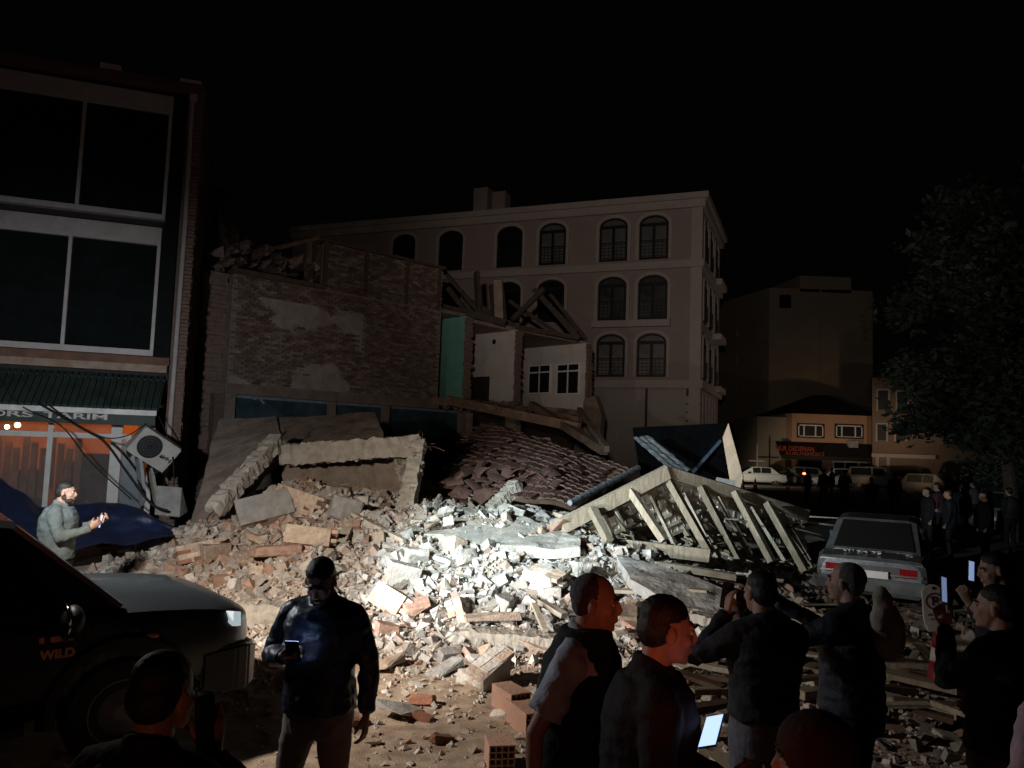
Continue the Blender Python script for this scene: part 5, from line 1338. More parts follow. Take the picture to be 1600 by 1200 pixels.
# ================================================================== PICKUP TRUCK
tk = thing('pickup_truck', 'black pickup truck at the left with a lit headlight and blue sheen on its bonnet', 'pickup truck', (0, 0, 0))
tp_ = mat('black_truck_paint', (.0085, .012, .0155), .38, (.007, .010, .013), 2, 0, coat=.3)
tplast = mat('black_truck_plastic', (.016, .016, .017), .6, None, 6, .1)
def tsect(y, w, zb, zt, cr, sh=.10):
    half = [(w * .92, zb), (w, zb + .15), (w + .015, zb + (zt - zb) * .5), (w, zt - sh), (w - .03, zt - sh * .35), (w - .10, zt - .01), (w * .62, zt + cr * .5), (w * .55, zt + cr), (0, zt + cr * 1.1)]
    return [(x, y, z) for x, z in half] + [(-x, y, z) for x, z in reversed(half[:-1])]
st = [(.12, .36, .55, .88, .0), (.09, .56, .50, .94, .005), (.0, .75, .44, .99, .01), (-.13, .86, .42, 1.035, .02), (-.30, .905, .40, 1.072, .03), (-.5, .918, .40, 1.095, .04), (-.75, .925, .40, 1.113, .045), (-1.05, .93, .40, 1.125, .05), (-1.2, .93, .40, 1.125, .02)]
mb = MB(); mb.rings([tsect(*s) for s in st]); bo = mb.build('bonnet', tp_, tk, smooth=True); bo.data.set_sharp_from_angle(angle=rad(38))
st2 = [(-1.202, .93, .40, 1.10, .0), (-3.2, .935, .40, 1.10, .0), (-5.2, .93, .45, 1.08, .0)]
mb = MB(); mb.rings([tsect(*s) for s in st2]); mb.build('body', tp_, tk)
gh = [(-1.02, .84, .82, 1.13), (-1.70, .84, .68, 1.72), (-2.3, .85, .63, 1.80), (-3.0, .85, .64, 1.78), (-3.35, .85, .70, 1.13)]
mb = MB(); mb.rings([[(-a, y, 1.08), (-b, y, z), (-b * .8, y, z + .04), (b * .8, y, z + .04), (b, y, z), (a, y, 1.08)] for y, a, b, z in gh]); mb.build('cab', tp_, tk)
def tpan(nm, q, m=darkg):
    q = [Vector(p) for p in q]; n = (q[1] - q[0]).cross(q[3] - q[0]).normalized(); c = sum(q, Vector()) / len(q)
    if n.dot(c - Vector((0, -2.2, 1.2))) < 0: n = -n
    mb = MB(); mb.prism([p + n * .008 for p in q], -n * .02); return mb.build(nm, m, tk)
tpan('windscreen', [(-.72, -1.08, 1.17), (.72, -1.08, 1.17), (.62, -1.67, 1.70), (-.62, -1.67, 1.70)])
for s in (-1, 1):
    tpan('side_window', [(s * .83, -1.35, 1.14), (s * .85, -2.25, 1.14), (s * .66, -2.25, 1.72), (s * .685, -1.76, 1.68)])
    tpan('side_window', [(s * .85, -2.36, 1.14), (s * .85, -3.1, 1.14), (s * .68, -2.95, 1.70), (s * .66, -2.36, 1.72)])
    mb = MB(); mb.beam((s * .845, -1.0, 1.13), (s * .695, -1.71, 1.735), .05, .035); mb.build('windscreen_pillar', mat('satin_pillar', (.06, .07, .085), .3, None, 4, 0, coat=.5), tk)
    # mirror
    mb = MB(); mb.ell((s * 1.06, -1.36, 1.10), (.13, .075, .115)); mr_ = mb.build('side_mirror', blackp, tk, smooth=True)
    mb = MB(); mb.ell((s * 1.055, -1.345, 1.085), (.128, .078, .112)); mb.v = [v for v in mb.v]; 
    mb2 = MB(); mb2.tube([(s * (1.06 + .135 * math.cos(a)), -1.41, 1.10 + .12 * math.sin(a)) for a in [2 * PI * k / 24 for k in range(25)]], .014, 6); mb2.build('chrome_rim', mat('mirror_chrome', (.7, .72, .74), .12, None, 4, 0, metal=1.0), mr_, smooth=True)
    mb = MB(); mb.beam((s * .90, -1.35, 1.08), (s * 1.0, -1.36, 1.07), .09, .06); mb.build('mirror_arm', blackp, mr_)
    mb = MB(); mb.box((s * .945, -1.25, .45), (s * .948, -1.235, 1.08)); mb.build('door_gap', tplast, tk)
    mb = MB(); mb.box((s * .94 - .02, -2.2, .93), (s * .94 + .03, -2.0, .97)); mb.build('door_handle', blackp, tk)
    # lit headlight wrapping the corner
    mb = MB(); lo_ = [(.865, -.085, .88), (.89, -.13, .885), (.902, -.165, .92)]; hi_ = [(.85, -.085, .99), (.872, -.12, 1.0), (.892, -.16, 1.01)]
    mb.rings([[(s * (a[0] + .006), a[1] + .002, a[2]), (s * (b[0] + .006), b[1] + .002, b[2]), (s * (b[0] - .05), b[1] - .06, b[2]), (s * (a[0] - .05), a[1] - .06, a[2])] for a, b in zip(lo_, hi_)]); mb.build('headlight', mat('truck_headlamp', (.7, .75, .8), .15, None, 4, 0, emit=.45, ecol=(.75, .92, 1)), tk)
    # arch flare and wheel
    mb = MB(); rings = []
    for k in range(15):
        a = -.15 + (PI + .3) * k / 14; c, q = math.cos(a), math.sin(a)
        rings.append([(s * (.92 + dx), -.98 + rr * c, .42 + rr * q) for dx, rr in ((.0, .44), (.055, .44), (.05, .50), (.0, .55))])
    mb.rings(rings); mb.build('wheel_arch', tplast, tk)
    for y in (-.98, -4.1): wheel(tk, s * .86, y, .39, .26, s)
    mb = MB(); mb.box((s * .93 - .04, -3.4, .36), (s * .93 + .1, -1.6, .42)); mb.build('side_step', tplast, tk)
mb = MB(); mb.rings([[(-w, y, z0), (w, y, z0), (w, y, z1), (-w, y, z1)] for y, w, z0, z1 in ((.15, .50, .40, .64), (.11, .74, .37, .70), (.0, .88, .36, .74), (-.12, .925, .37, .74), (-.40, .94, .42, .72))]); mb.build('bumper', mat('grey_front_bumper', (.010, .010, .011), .45, None, 4, .05), tk, bevel=.025)
mb = MB(); mb.box((-.55, -.04, .64), (.55, .02, .90)); gr = mb.build('grille', tplast, tk)
for k in range(4):
    mb = MB(); mb.box((-.53, .021, .67 + k * .06), (.53, .045, .695 + k * .06)); mb.build('grille_bar', blackp, gr)
mb = MB(); mb.box((-.74, -1.10, 1.125), (.74, -.98, 1.14)); mb.build('cowl', tplast, tk)
for x in (-.3, .35):
    mb = MB(); mb.beam((x, -1.0, 1.155), (x + .5, -1.12, 1.2), .025, .03); mb.build('wiper', blackp, tk)
# faint oval of a reflection like badge and door badges
mb = MB(); add_text(mb, 'WILD', .085, Matrix.Translation((.951, -1.42, .86)) @ Matrix.Rotation(PI / 2, 4, 'Z') @ Matrix.Rotation(PI / 2, 4, 'X'), depth=.004, bold=.004); mb.build('badge_lettering', mat('copper_badge', (.75, .30, .15), .4, None, 4, 0, metal=.3), tk, fix=False)
mb = MB(); mb.box((.945, -1.47, .945), (.952, -1.33, .985)); mb.box((.945, -1.54, .945), (.952, -1.51, .985)); mb.build('badge_plate', MATS['copper_badge'], tk)
mb = MB(); mb.ell((.94, -.80, .90), (.02, .06, .028)); mb.build('side_repeater', amber, tk, smooth=True)
th = rad(50)
tk.rotation_euler = (0, 0, -th)
hx_, hy_ = .93, -1.02
tgt = at(190, 948, 5.85)
c, s = math.cos(-th), math.sin(-th)
tk.location = (tgt.x - (hx_ * c - hy_ * s), tgt.y - (hx_ * s + hy_ * c), 0)
fwd = Vector((math.sin(th), math.cos(th), 0))
for s in (-1, 1):
    q = Vector((tk.location.x, tk.location.y, 0)) + Vector((s * .72 * math.cos(-th), s * .72 * math.sin(-th), .86)) + fwd * .12
    spot('truck_beam', tuple(q), tuple(q + fwd * 8 + Vector((-1.6 if s < 0 else -.6, 0, .9))), 1250 if s < 0 else 700, (.92, .97, 1.0), 64, 1.0, .06)

# ================================================================== TREE
tree = thing('street_tree', 'big dark leafy street tree at the right edge above the crowd', 'tree', at(1500, 780, 30) * 1)
tree.location.z = 0
tx, ty = at(1578, 780, 24).x, 24.0
tree.location = (tx, ty, 0)
bark = mat('dark_bark', (.10, .075, .055), .95, None, 6, .6)
mb = MB(); mb.tube([(tx, ty, 0), (tx + .05, ty, 1.4), (tx - .1, ty, 2.8), (tx + .1, ty, 5), (tx, ty, 8)], [.24, .2, .17, .12, .04], 9); mb.build('trunk', bark, tree)
tr_ = random.Random(5); cl = []
for k in range(15):
    a = tr_.uniform(0, 6.28); z = tr_.uniform(2.4, 7.5); L = tr_.uniform(1.4, 3.4) * (1 - .45 * max(0, (z - 4.5) / 4)); b = Vector((tx, ty, z)); e = b + Vector((math.cos(a) * L, math.sin(a) * L, L * tr_.uniform(.2, .7)))
    mb = MB(); mb.tube([b, b.lerp(e, .5) + Vector((0, 0, .15)), e], [.08, .05, .02], 6); mb.build('limb', bark, tree)
    for t in (.45, .75, 1.0): cl.append((b.lerp(e, t), tr_.uniform(.5, 1.0)))
for k in range(14): cl.append((Vector((tx + tr_.uniform(-3.0, -.2), ty + tr_.uniform(-1.2, 1), tr_.uniform(2.3, 5.2))), tr_.uniform(.45, .8)))
for k in range(30): a = tr_.uniform(0, 6.28); z = tr_.uniform(2.6, 11.2); rr = 3.3 * math.sqrt(max(.05, 1 - ((z - 6.2) / 5.2) ** 2)) * tr_.uniform(.5, 1.05); cl.append((Vector((tx + rr * math.cos(a), ty + rr * math.sin(a), z)), tr_.uniform(.45, .9)))
V, Fc = [], []
for c, r in cl:
    for k in range(int(430 * r)):
        d = Vector((tr_.gauss(0, 1), tr_.gauss(0, 1), tr_.gauss(0, .7))) * r * .55; p = c + d; s = tr_.uniform(.08, .19)
        E = Euler((tr_.uniform(-1, 1), tr_.uniform(-1, 1), tr_.uniform(0, 6.3))).to_matrix(); b = len(V)
        V += [tuple(p + E @ Vector(q)) for q in ((-s * .5, 0, 0), (0, -s, .02), (s * .55, 0, 0), (0, s * 1.2, .01))]; Fc.append((b, b + 1, b + 2, b + 3))
me = bpy.data.meshes.new('crown'); me.from_pydata(V, [], Fc); me.materials.append(mat('dark_leaves', (.032, .040, .022), .65, (.017, .022, .012), 3, 0))
o = bpy.data.objects.new('crown', me); COL.objects.link(o); o.parent = tree; o.matrix_parent_inverse = Matrix.Translation(-tree.location); o['kind'] = 'stuff'
sh_ = thing('low_shrub', 'pale lit leaves of a low shrub beyond the crowd under the tree', 'shrub', at(1550, 745, 33)); V, Fc = [], []
for k in range(900):
    p = at(tr_.gauss(1560, 26), tr_.gauss(735, 14), tr_.uniform(32, 34)); s = tr_.uniform(.05, .13); E = Euler((tr_.uniform(-1, 1), tr_.uniform(-1, 1), tr_.uniform(0, 6.3))).to_matrix(); b = len(V)
    V += [tuple(p + E @ Vector(q)) for q in ((-s * .5, 0, 0), (0, -s, .02), (s * .55, 0, 0), (0, s * 1.2, .01))]; Fc.append((b, b + 1, b + 2, b + 3))
me = bpy.data.meshes.new('foliage'); me.from_pydata(V, [], Fc); me.materials.append(mat('shrub_leaves', (.10, .13, .08), .6, None, 3, 0)); o = bpy.data.objects.new('foliage', me); COL.objects.link(o); o.parent = sh_; o.matrix_parent_inverse = Matrix.Translation(-sh_.location); o['kind'] = 'stuff'
# ================================================================== PEOPLE
def remesh(mb, vox, it=3, fold=0.0, fscale=9.0, fac=.5):
    me = mb.mesh('tmp'); o = bpy.data.objects.new('tmp', me); COL.objects.link(o)
    m = o.modifiers.new('r', 'REMESH'); m.mode = 'VOXEL'; m.voxel_size = vox; m.use_smooth_shade = True
    s = o.modifiers.new('s', 'SMOOTH'); s.iterations = it; s.factor = fac
    bpy.context.view_layer.update()
    dg = bpy.context.evaluated_depsgraph_get()
    out = bpy.data.meshes.new_from_object(o.evaluated_get(dg))
    bpy.data.objects.remove(o); bpy.data.meshes.remove(me)
    if fold:
        n = len(out.vertices); co = np.empty(n * 3, np.float32); no = np.empty(n * 3, np.float32)
        out.vertices.foreach_get('co', co); out.vertices.foreach_get('normal', no)
        co = co.reshape(-1, 3); no = no.reshape(-1, 3)
        for i in range(n):
            x, y, z = (float(q) for q in co[i])
            a = noise.noise(Vector((x * fscale, y * fscale, z * fscale * 1.6)))
            b = noise.noise(Vector((x * fscale * 2.6 + 9, y * fscale * 2.6, z * fscale * 3)))
            co[i] += no[i] * ((1 - abs(a) * 2.4) * fold + b * fold * .5)
        out.vertices.foreach_set('co', co.ravel()); out.update()
    return out
skinm = mat('skin', (.42, .25, .18), .55, (.36, .20, .14), 9, .12, spec=.4)
hairm = mat('black_hair', (.016, .012, .010), .55, (.009, .007, .006), 60, .25, stretch=(1, 1, .3))
hairg = mat('greying_hair', (.12, .11, .105), .7, (.05, .045, .04), 40, .5)
shoem = mat('dark_shoe', (.03, .027, .025), .6, None, 6, .2)
def obj_of(name, me, m, parent):
    me.materials.clear(); me.materials.append(m); me.name = name
    o = bpy.data.objects.new(name, me); COL.objects.link(o); o.parent = parent; return o
def head_parts(HM, s=1.0):
    """closed shapes of a head, in a frame whose origin is the head centre, +y to the front"""
    mb = MB(HM)
    e = mb.ell
    e((0, -.016, .030), (.076, .095, .090)); e((0, .026, -.028), (.063, .068, .085)); e((0, .034, -.075), (.052, .052, .040)); e((0, .070, -.100), (.022, .020, .018))
    e((0, .080, .024), (.050, .018, .010)); e((.036, .060, -.026), (.024, .022, .022)); e((-.036, .060, -.026), (.024, .022, .022))
    mb.tube([(0, .086, .018), (0, .100, -.008), (0, .108, -.026)], [.009, .011, .013], 8); e((0, .100, -.032), (.018, .012, .010))
    e((0, .090, -.058), (.024, .012, .006)); e((0, .089, -.069), (.021, .012, .007))
    for sx in (-1, 1): e((sx * .078, -.010, -.012), (.011, .021, .032), Euler((rad(-10), 0, -sx * rad(20))).to_matrix())
    return mb
def hand(mb, wrist, d, pn, thumb_side, curl=.5, s=1.0, spread=.06):
    """palm with five unequal bent fingers; d along the hand, pn out of the palm"""
    d = Vector(d).normalized(); pn = Vector(pn); pn = (pn - d * pn.dot(d)).normalized(); t = d.cross(pn) * thumb_side
    w = Vector(wrist)
    P = lambda a, b, c: w + (d * a + t * b + pn * c) * s
    rings = []
    for a, hw, th in ((-.02, .026, .02), (.02, .034, .018), (.06, .042, .016), (.095, .042, .013)):
        rings.append([P(a, hw * math.cos(2 * PI * k / 10), th * math.sin(2 * PI * k / 10)) for k in range(10)])
    mb.rings(rings)
    for i, (b, L) in enumerate(((.032, .072), (.011, .080), (-.011, .074), (-.031, .058))):
        a = Vector((.088, b, 0)); ang = 0; pts = [P(*a)]; pts.insert(0, P(.06, b * .9, 0))
        for k, f in enumerate((.45, .32, .25)):
            ang += curl * (1.0 if k else .8); a = a + Vector((math.cos(ang) * L * f, b * spread * .4, math.sin(ang) * L * f)); pts.append(P(*a))
        mb.tube(pts, [.009 * s, .0092 * s, .0088 * s, .008 * s, .0062 * s], 7)
    mb.tube([P(.015, .022, .004), P(.045, .048, .012), P(.075, .056, .022 + .012 * curl), P(.098, .050, .032 + .02 * curl)], [.013 * s, .0125 * s, .0105 * s, .0075 * s], 7)
def person(label, loc, yaw, H=1.76, lean=0.0, head=(0, 0), tilt=0.0, arms=None, vox=.0075, top=None, trousers=None, hair=hairm, hair_kind='short', beard=False, sleeve='long', legs=None, bulk=1.0, hood=False, collar=True, hem=.92, fine=True, group=None, skin=skinm, extra=None, shoes=True):
    r = thing('person', label, 'person', (0, 0, 0), group)
    s = H / 1.76
    L3 = lambda x, y, z: Vector((x, y + lean * max(0, z - .95), z)) * s
    cl = .016 * bulk
    # ---- joints
    S = {k: L3(k * .176 * (1 + .12 * (bulk - 1)), -.008, 1.405) for k in (-1, 1)}
    A = {}
    for k in (-1, 1):
        el, wr = ((k * .245, -.03, 1.15), (k * .255, .06, .90)) if not arms or k not in arms else arms[k][:2]
        A[k] = (Vector(el) * s, Vector(wr) * s)
    HC = L3(0, .045, 1.635)
    HR = Euler((rad(head[1]), 0, rad(head[0])), 'XYZ').to_matrix().to_4x4() @ Euler((0, rad(tilt), 0)).to_matrix().to_4x4()
    NB = L3(0, .0, 1.56)
    HM = Matrix.Translation(NB) @ HR @ Matrix.Translation(Vector((0, .035, .085)) * s) @ Matrix.Scale(s * 1.0, 4)
    def torso(mb, g, z0=.84, z1=1.5):
        rr = [(.80, .165, .125), (.88, .178, .130), (.92, .175, .127), (.96, .172, .123), (.98, .171, .122), (1.06, .160, .115), (1.16, .163, .118), (1.28, .178, .124), (1.37, .182, .120), (1.43, .160, .100), (1.475, .105, .080), (1.505, .066, .066)]
        R_ = []
        for z, a, b in rr:
            if z < z0 - 1e-6 or z > z1 + 1e-6: continue
            c = L3(0, -.005, z); R_.append([c + Vector((math.copysign(abs(math.cos(t)) ** .8, math.cos(t)) * (a * (1 + .12 * (bulk - 1)) + g) * s, math.copysign(abs(math.sin(t)) ** .9, math.sin(t)) * (b * bulk + g) * s, 0)) for t in [2 * PI * k / 22 for k in range(22)]])
        mb.rings(R_)
    lg = legs or {-1: ((-.105, .02, .49), (-.125, -.02, .09)), 1: ((.105, .03, .49), (.125, -.01, .09))}
    def leg(mb, k, g, end=1.0):
        hp = Vector((k * .092, 0, .90)) * s; kn, an = [Vector(q) * s for q in lg[k]]
        an2 = kn.lerp(an, end)
        mb.tube([hp, hp.lerp(kn, .35), hp.lerp(kn, .75), kn, kn.lerp(an2, .3), kn.lerp(an2, .7), an2], [(.088 + g) * s, (.084 + g) * s, (.066 + g) * s, (.058 + g) * s, (.056 + g * 1.2) * s, (.045 + g * 1.6) * s, (.040 + g * 2.0) * s], 14)
    def arm(mb, k, g, end=1.0):
        el, wr = A[k]; sh = S[k]
        w2 = el.lerp(wr, end)
        if end >= .5: mb.tube([sh, sh.lerp(el, .3), sh.lerp(el, .8), el, el.lerp(w2, .3), el.lerp(w2, .75), w2], [(.060 + g) * s, (.054 + g) * s, (.044 + g) * s, (.042 + g) * s, (.041 + g) * s, (.033 + g) * s, (.028 + g * (1 if end >= 1 else .8)) * s], 12)
        else:
            e2 = sh.lerp(el, .72); mb.tube([sh, sh.lerp(e2, .4), e2], [(.060 + g) * s, (.056 + g * 1.2) * s, (.052 + g * 1.6) * s], 12)
        mb.ell(sh, [(.060 + g) * s] * 3)
        if g > -.01 and sleeve != 'none': mb.tube([L3(k * .02, -.02, 1.475), L3(k * .09, -.015, 1.452), sh + Vector((0, 0, .012 * s))], [(.058 + g * .5) * s, (.058 + g * .6) * s, (.054 + g) * s], 12)
    # ---- body: one continuous surface
    b = head_parts(HM); b.M = None
    b.tube([L3(0, -.015, 1.45), L3(0, -.005, 1.50), NB + (HM @ Vector((0, -.02, -.05)) - NB) * .6, HM @ Vector((0, -.015, -.02))], [.068 * s, .060 * s, .056 * s, .052 * s], 14)
    torso(b, -.012, .84)
    for k in (-1, 1):
        leg(b, k, -.006); arm(b, k, -.004)
        el, wr = A[k]; d = (wr - el).normalized(); sp = arms[k] if arms and k in arms else None
        pn = sp[2] if sp and len(sp) > 2 else (-k, 0, 0); cu = sp[3] if sp and len(sp) > 3 else .35; hd = sp[4] if sp and len(sp) > 4 else d
        hd = Vector(hd)
        side = 1 if (hd.cross(Vector(pn))).dot(Vector(sp[5] if sp and len(sp) > 5 else (0, 1, 0))) > 0 else -1
        if fine: hand(b, wr, hd, pn, side, cu, s)
        else: b.ell(wr + Vector(hd).normalized() * .07 * s, [.05 * s] * 3)
        an = Vector(lg[k][1]) * s
        b.ell((an.x, an.y + .06 * s, .05 * s), (.038 * s, .10 * s, .035 * s)); b.tube([an, (an.x, an.y, .05 * s)], .04 * s, 8)
    obj_of('body', remesh(b, vox * s, 2), skin, r)
    # ---- clothes
    tm_, topcol = top
    mb = MB()
    torso(mb, cl, hem, 1.475)
    for k in (-1, 1):
        if sleeve != 'none': arm(mb, k, .010 * bulk + .002, .97 if sleeve == 'long' else .4)
        else: mb.ell(S[k] * .97 + Vector((0, 0, .03)), [.07 * s] * 3)
    if collar: mb.tube([L3(0, -.012, 1.47), L3(0, -.008, 1.505), L3(0, .002, 1.535)], [.088 * s, .076 * s, .074 * s], 16)
    if hood: mb.ell(L3(0, -.075, 1.48), (.115 * s, .07 * s, .065 * s)); mb.tube([L3(-.10, -.01, 1.47), L3(-.06, -.09, 1.50), L3(.06, -.09, 1.50), L3(.10, -.01, 1.47)], .05 * s, 10)
    obj_of(tm_, remesh(mb, vox * 1.5 * s, 3, .007 * s * bulk if fine else 0, 8 / s), topcol, r)
    mb = MB(); torso(mb, .006, .80, 1.06)
    for k in (-1, 1): leg(mb, k, .008, .97)
    obj_of('trousers', remesh(mb, vox * 1.6 * s, 3, .005 * s if fine else 0, 7 / s), trousers, r)
    if shoes:
        for k in (-1, 1):
            an = Vector(lg[k][1]) * s; mb = MB()
            mb.ell((an.x, an.y + .075 * s, .045 * s), (.05 * s, .15 * s, .045 * s)); mb.ell((an.x, an.y, .07 * s), (.05 * s, .06 * s, .06 * s)); mb.box((an.x - .045 * s, an.y - .06 * s, 0), (an.x + .045 * s, an.y + .2 * s, .03 * s))
            obj_of('shoe', remesh(mb, .012, 2), shoem, r)
    # ---- hair, brows, eyes
    if hair_kind:
        mb = MB(HM)
        if hair_kind == 'short': mb.ell((0, -.021, .055), (.078, .091, .071)); mb.ell((0, -.030, .012), (.0795, .075, .062)); mb.ell((0, -.050, .0), (.075, .066, .075))
        elif hair_kind == 'thin': mb.ell((0, -.030, .034), (.0795, .095, .087)); mb.ell((0, -.055, -.005), (.074, .058, .07))
        elif hair_kind == 'cap': mb.ell((0, -.012, .036), (.092, .110, .098)); mb.ell((0, -.03, -.01), (.090, .088, .07))
        obj_of('cap' if hair_kind == 'cap' else 'hair', remesh(mb, vox * s, 2, .0018 if hair_kind == 'short' else .001, 60), hair, r)
    if fine:
        for k in (-1, 1):
            mb = MB(HM); mb.ell((k * .032, .078, .006), (.0125, .011, .0095)); mb.build('eye', mat('eye_white', (.5, .47, .44), .2, None, 4, 0), r, smooth=True)
            mb = MB(HM); mb.tube([(k * .012, .0965, .026), (k * .032, .094, .031), (k * .052, .080, .026)], [.004, .005, .003], 6); mb.build('eyebrow', hair if hair_kind != 'cap' else hairm, r)
    if beard:
        mb = MB(HM); mb.ell((0, .038, -.080), (.0565, .056, .041)); mb.ell((.056, .0, -.045), (.012, .03, .04)); mb.ell((-.056, .0, -.045), (.012, .03, .04)); mb.tube([(-.03, .094, -.056), (0, .106, -.047), (.03, .094, -.056)], .007, 6)
        obj_of('beard', remesh(mb, .007, 2, .002, 40), mat('stubble', (.05, .035, .028), .8, None, 30, .4), r)
    if extra: extra(r, s, A, HM)
    r.location = loc; r.rotation_euler = (0, 0, yaw)
    return r
def gp(px, D): p = at(px, 700, D); return (p.x, p.y, 0)
def phone(label, pos, rot, lit=0.0, name='mobile_phone'):
    r = thing(name, label, 'phone', (0, 0, 0))
    mb = MB(); mb.box((-.037, -.0045, -.078), (.037, .0045, .078)); mb.build('case', blackp, r, bevel=.004)
    mb = MB(); mb.box((-.034, -.0062, -.073), (.034, -.0048, .073)); mb.build('screen', mat('lit_screen_%d' % int(lit * 10), (.3, .45, .9), .2, (.5, .6, .9), 25, 0, emit=lit, ecol=(.42, .58, 1)) if lit else darkg, r)
    r.location = pos; r.rotation_euler = rot
    return r
def cloth(name, c, rough=.85, bump=.25, **k): return mat(name, c, rough, tuple(q * .7 for q in c), 14, bump, **k)
navy = mat('quilted_navy_nylon', (.048, .064, .10), .42, (.014, .018, .03), 9, .5, bscale=14, spec=.6)
greyt = cloth('taupe_trousers', (.42, .35, .30)); dkj = cloth('charcoal_wool', (.024, .027, .032)); blk = cloth('black_cloth', (.008, .008, .009)); jeans = cloth('grey_jeans', (.16, .16, .185))
dkbl = cloth('dark_blue_jacket', (.017, .021, .031), .7); brn = cloth('dim_brown_trousers', (.10, .085, .075)); tealj = cloth('pale_teal_jacket', (.135, .165, .16)); wsh = cloth('white_shirt', (.55, .56, .66)); pink = cloth('pale_pink_sweater', (.55, .38, .42))
# 1 man looking at his phone
def ex1(r, s, A, HM):
    mb = MB()
    obj = None
p1 = person('bearded man in a quilted navy jacket and taupe trousers looking down at his phone', gp(520, 4.45), rad(172), 1.80, lean=.03, head=(4, -30), arms={1: ((.30, -.02, 1.17), (.12, .235, 1.25), (-.3, -.2, .9), .9, (-.8, .35, .1), (0, .6, .8)), -1: ((-.265, -.03, 1.16), (-.285, .05, .92), (1, 0, 0), .5)}, vox=.0065, top=('jacket', navy), trousers=greyt, beard=True, bulk=1.25, legs={-1: ((-.125, .05, .49), (-.15, .02, .09)), 1: ((.16, .02, .49), (.235, -.04, .09))})
def local(r, v): return Matrix.Translation(r.location) @ Matrix.Rotation(r.rotation_euler[2], 4, 'Z') @ Vector(v)
phone('phone glowing towards its owner in the right hand of the man in the quilted jacket', local(p1, (.045, .30, 1.32)), (rad(-35), 0, rad(180)), 6.0, 'lit_phone')
# 2 man in a vest
p2 = person('grey haired man in a dark vest with pale short sleeves walking to the right', gp(912, 3.65), rad(-112), 1.86, lean=.06, head=(8, -4), arms={1: ((.255, -.10, 1.14), (.27, -.09, .88), (-1, 0, 0), .5), -1: ((-.25, .03, 1.15), (-.26, .16, .92), (1, 0, 0), .5)}, vox=.007, top=('shirt', wsh), trousers=blk, hair=hairg, hair_kind='thin', sleeve='short', bulk=1.1, beard=False)
def vest(r, H, m, bulk, lean):
    s = H / 1.76; mb = MB(); rr = [(.80, .185, .145), (.96, .190, .148), (1.16, .185, .148), (1.30, .190, .148), (1.40, .165, .135), (1.46, .125, .105), (1.50, .095, .09), (1.53, .085, .085)]
    R_ = []
    for z, a, b in rr:
        c = Vector((0, -.005 + lean * max(0, z - .95), z)) * s
        R_.append([c + Vector((math.cos(t) * (a + .034) * s, math.sin(t) * (b * bulk + .016) * s, 0)) for t in [2 * PI * k / 22 for k in range(22)]])
    mb.rings(R_); obj_of('vest', remesh(mb, .011, 3, .007, 8), m, r)
vest(p2, 1.86, blk, 1.12, .06)
# 3 man with glowing phone, profile to the right
p3 = person('dark haired man in a black jacket in profile holding a glowing phone', gp(1018, 3.05), rad(-90), 1.88, lean=.05, head=(6, -6), arms={-1: ((-.25, .02, 1.16), (-.14, .33, 1.06), (.5, .1, .8), .8, (.3, .9, .1), (0, .2, .9)), 1: ((.265, .0, 1.16), (.20, .30, 1.02), (-.4, .1, .8), .7, (-.1, .95, .1), (0, .2, .9))}, vox=.0065, top=('jacket', blk), trousers=blk, bulk=1.2)
q = at(1112, 1143, 2.85)
phone('glowing phone held low by the man in the black jacket', q, (rad(-62), rad(-22), rad(-38)), 1.5, 'lit_phone')
# 4 man in dark sweater, back to us
p4 = person('man in a charcoal sweater and grey jeans seen from behind with raised elbow', gp(1196, 4.4), rad(8), 1.78, head=(12, -2), arms={-1: ((-.37, .10, 1.26), (-.13, .19, 1.50), (.9, .1, 0), .5, (.25, .3, .9), (0, 1, 0)), 1: ((.27, .16, 1.22), (.02, .36, 1.42), (-.5, -.5, .3), .5, (-.3, .4, .8), (0, 1, 0))}, vox=.007, top=('sweater', dkj), trousers=jeans, bulk=1.15, legs={-1: ((-.10, .02, .49), (-.11, -.02, .09)), 1: ((.12, .02, .49), (.15, -.02, .09))}, hem=.98)
phone('dark phone at the ear of the man in the charcoal sweater', local(p4, (-.10, .27, 1.60)), (0, rad(8), rad(8)), 0)
# 5 man with a bag filming to the left
def bag(r, s, A, HM):
    mb = MB(); mb.ell((.17 * s, -.17 * s, 1.25 * s), (.12 * s, .075 * s, .20 * s)); mb.ell((.15 * s, -.15 * s, 1.36 * s), (.07 * s, .06 * s, .1 * s))
p5 = person('short haired man in a dark jacket with a pale bag filming with raised arms', gp(1330, 4.75), rad(34), 1.80, head=(14, 0), arms={-1: ((-.31, .20, 1.30), (-.16, .50, 1.45), (.4, .2, .6), .7, (.3, .5, .7), (0, 0, 1)), 1: ((.24, .27, 1.26), (-.02, .52, 1.45), (-.6, .2, .5), .7, (-.4, .5, .7), (0, 0, 1))}, vox=.007, top=('jacket', dkbl), trousers=blk, hair=hairg, hair_kind='thin', bulk=1.2)
mb = MB(); mb.ell((.0, 0, -.19), (.125, .08, .17)); mb.ell((0, 0, -.02), (.06, .05, .1)); bg_ = obj_of('shoulder_bag', remesh(mb, .011, 3, .008, 10), cloth('beige_canvas', (.36, .31, .25)), None)
tag(bg_, 'beige cloth bag hanging behind the man who films with raised arms', 'bag'); q = at(1379, 938, 4.6); bg_.location = q; bg_.rotation_euler = (0, rad(-12), rad(30))
phone('phone held up before the face of the man with the beige bag', local(p5, (-.09, .60, 1.55)), (rad(10), rad(90), rad(34)), .25, 'lit_phone')
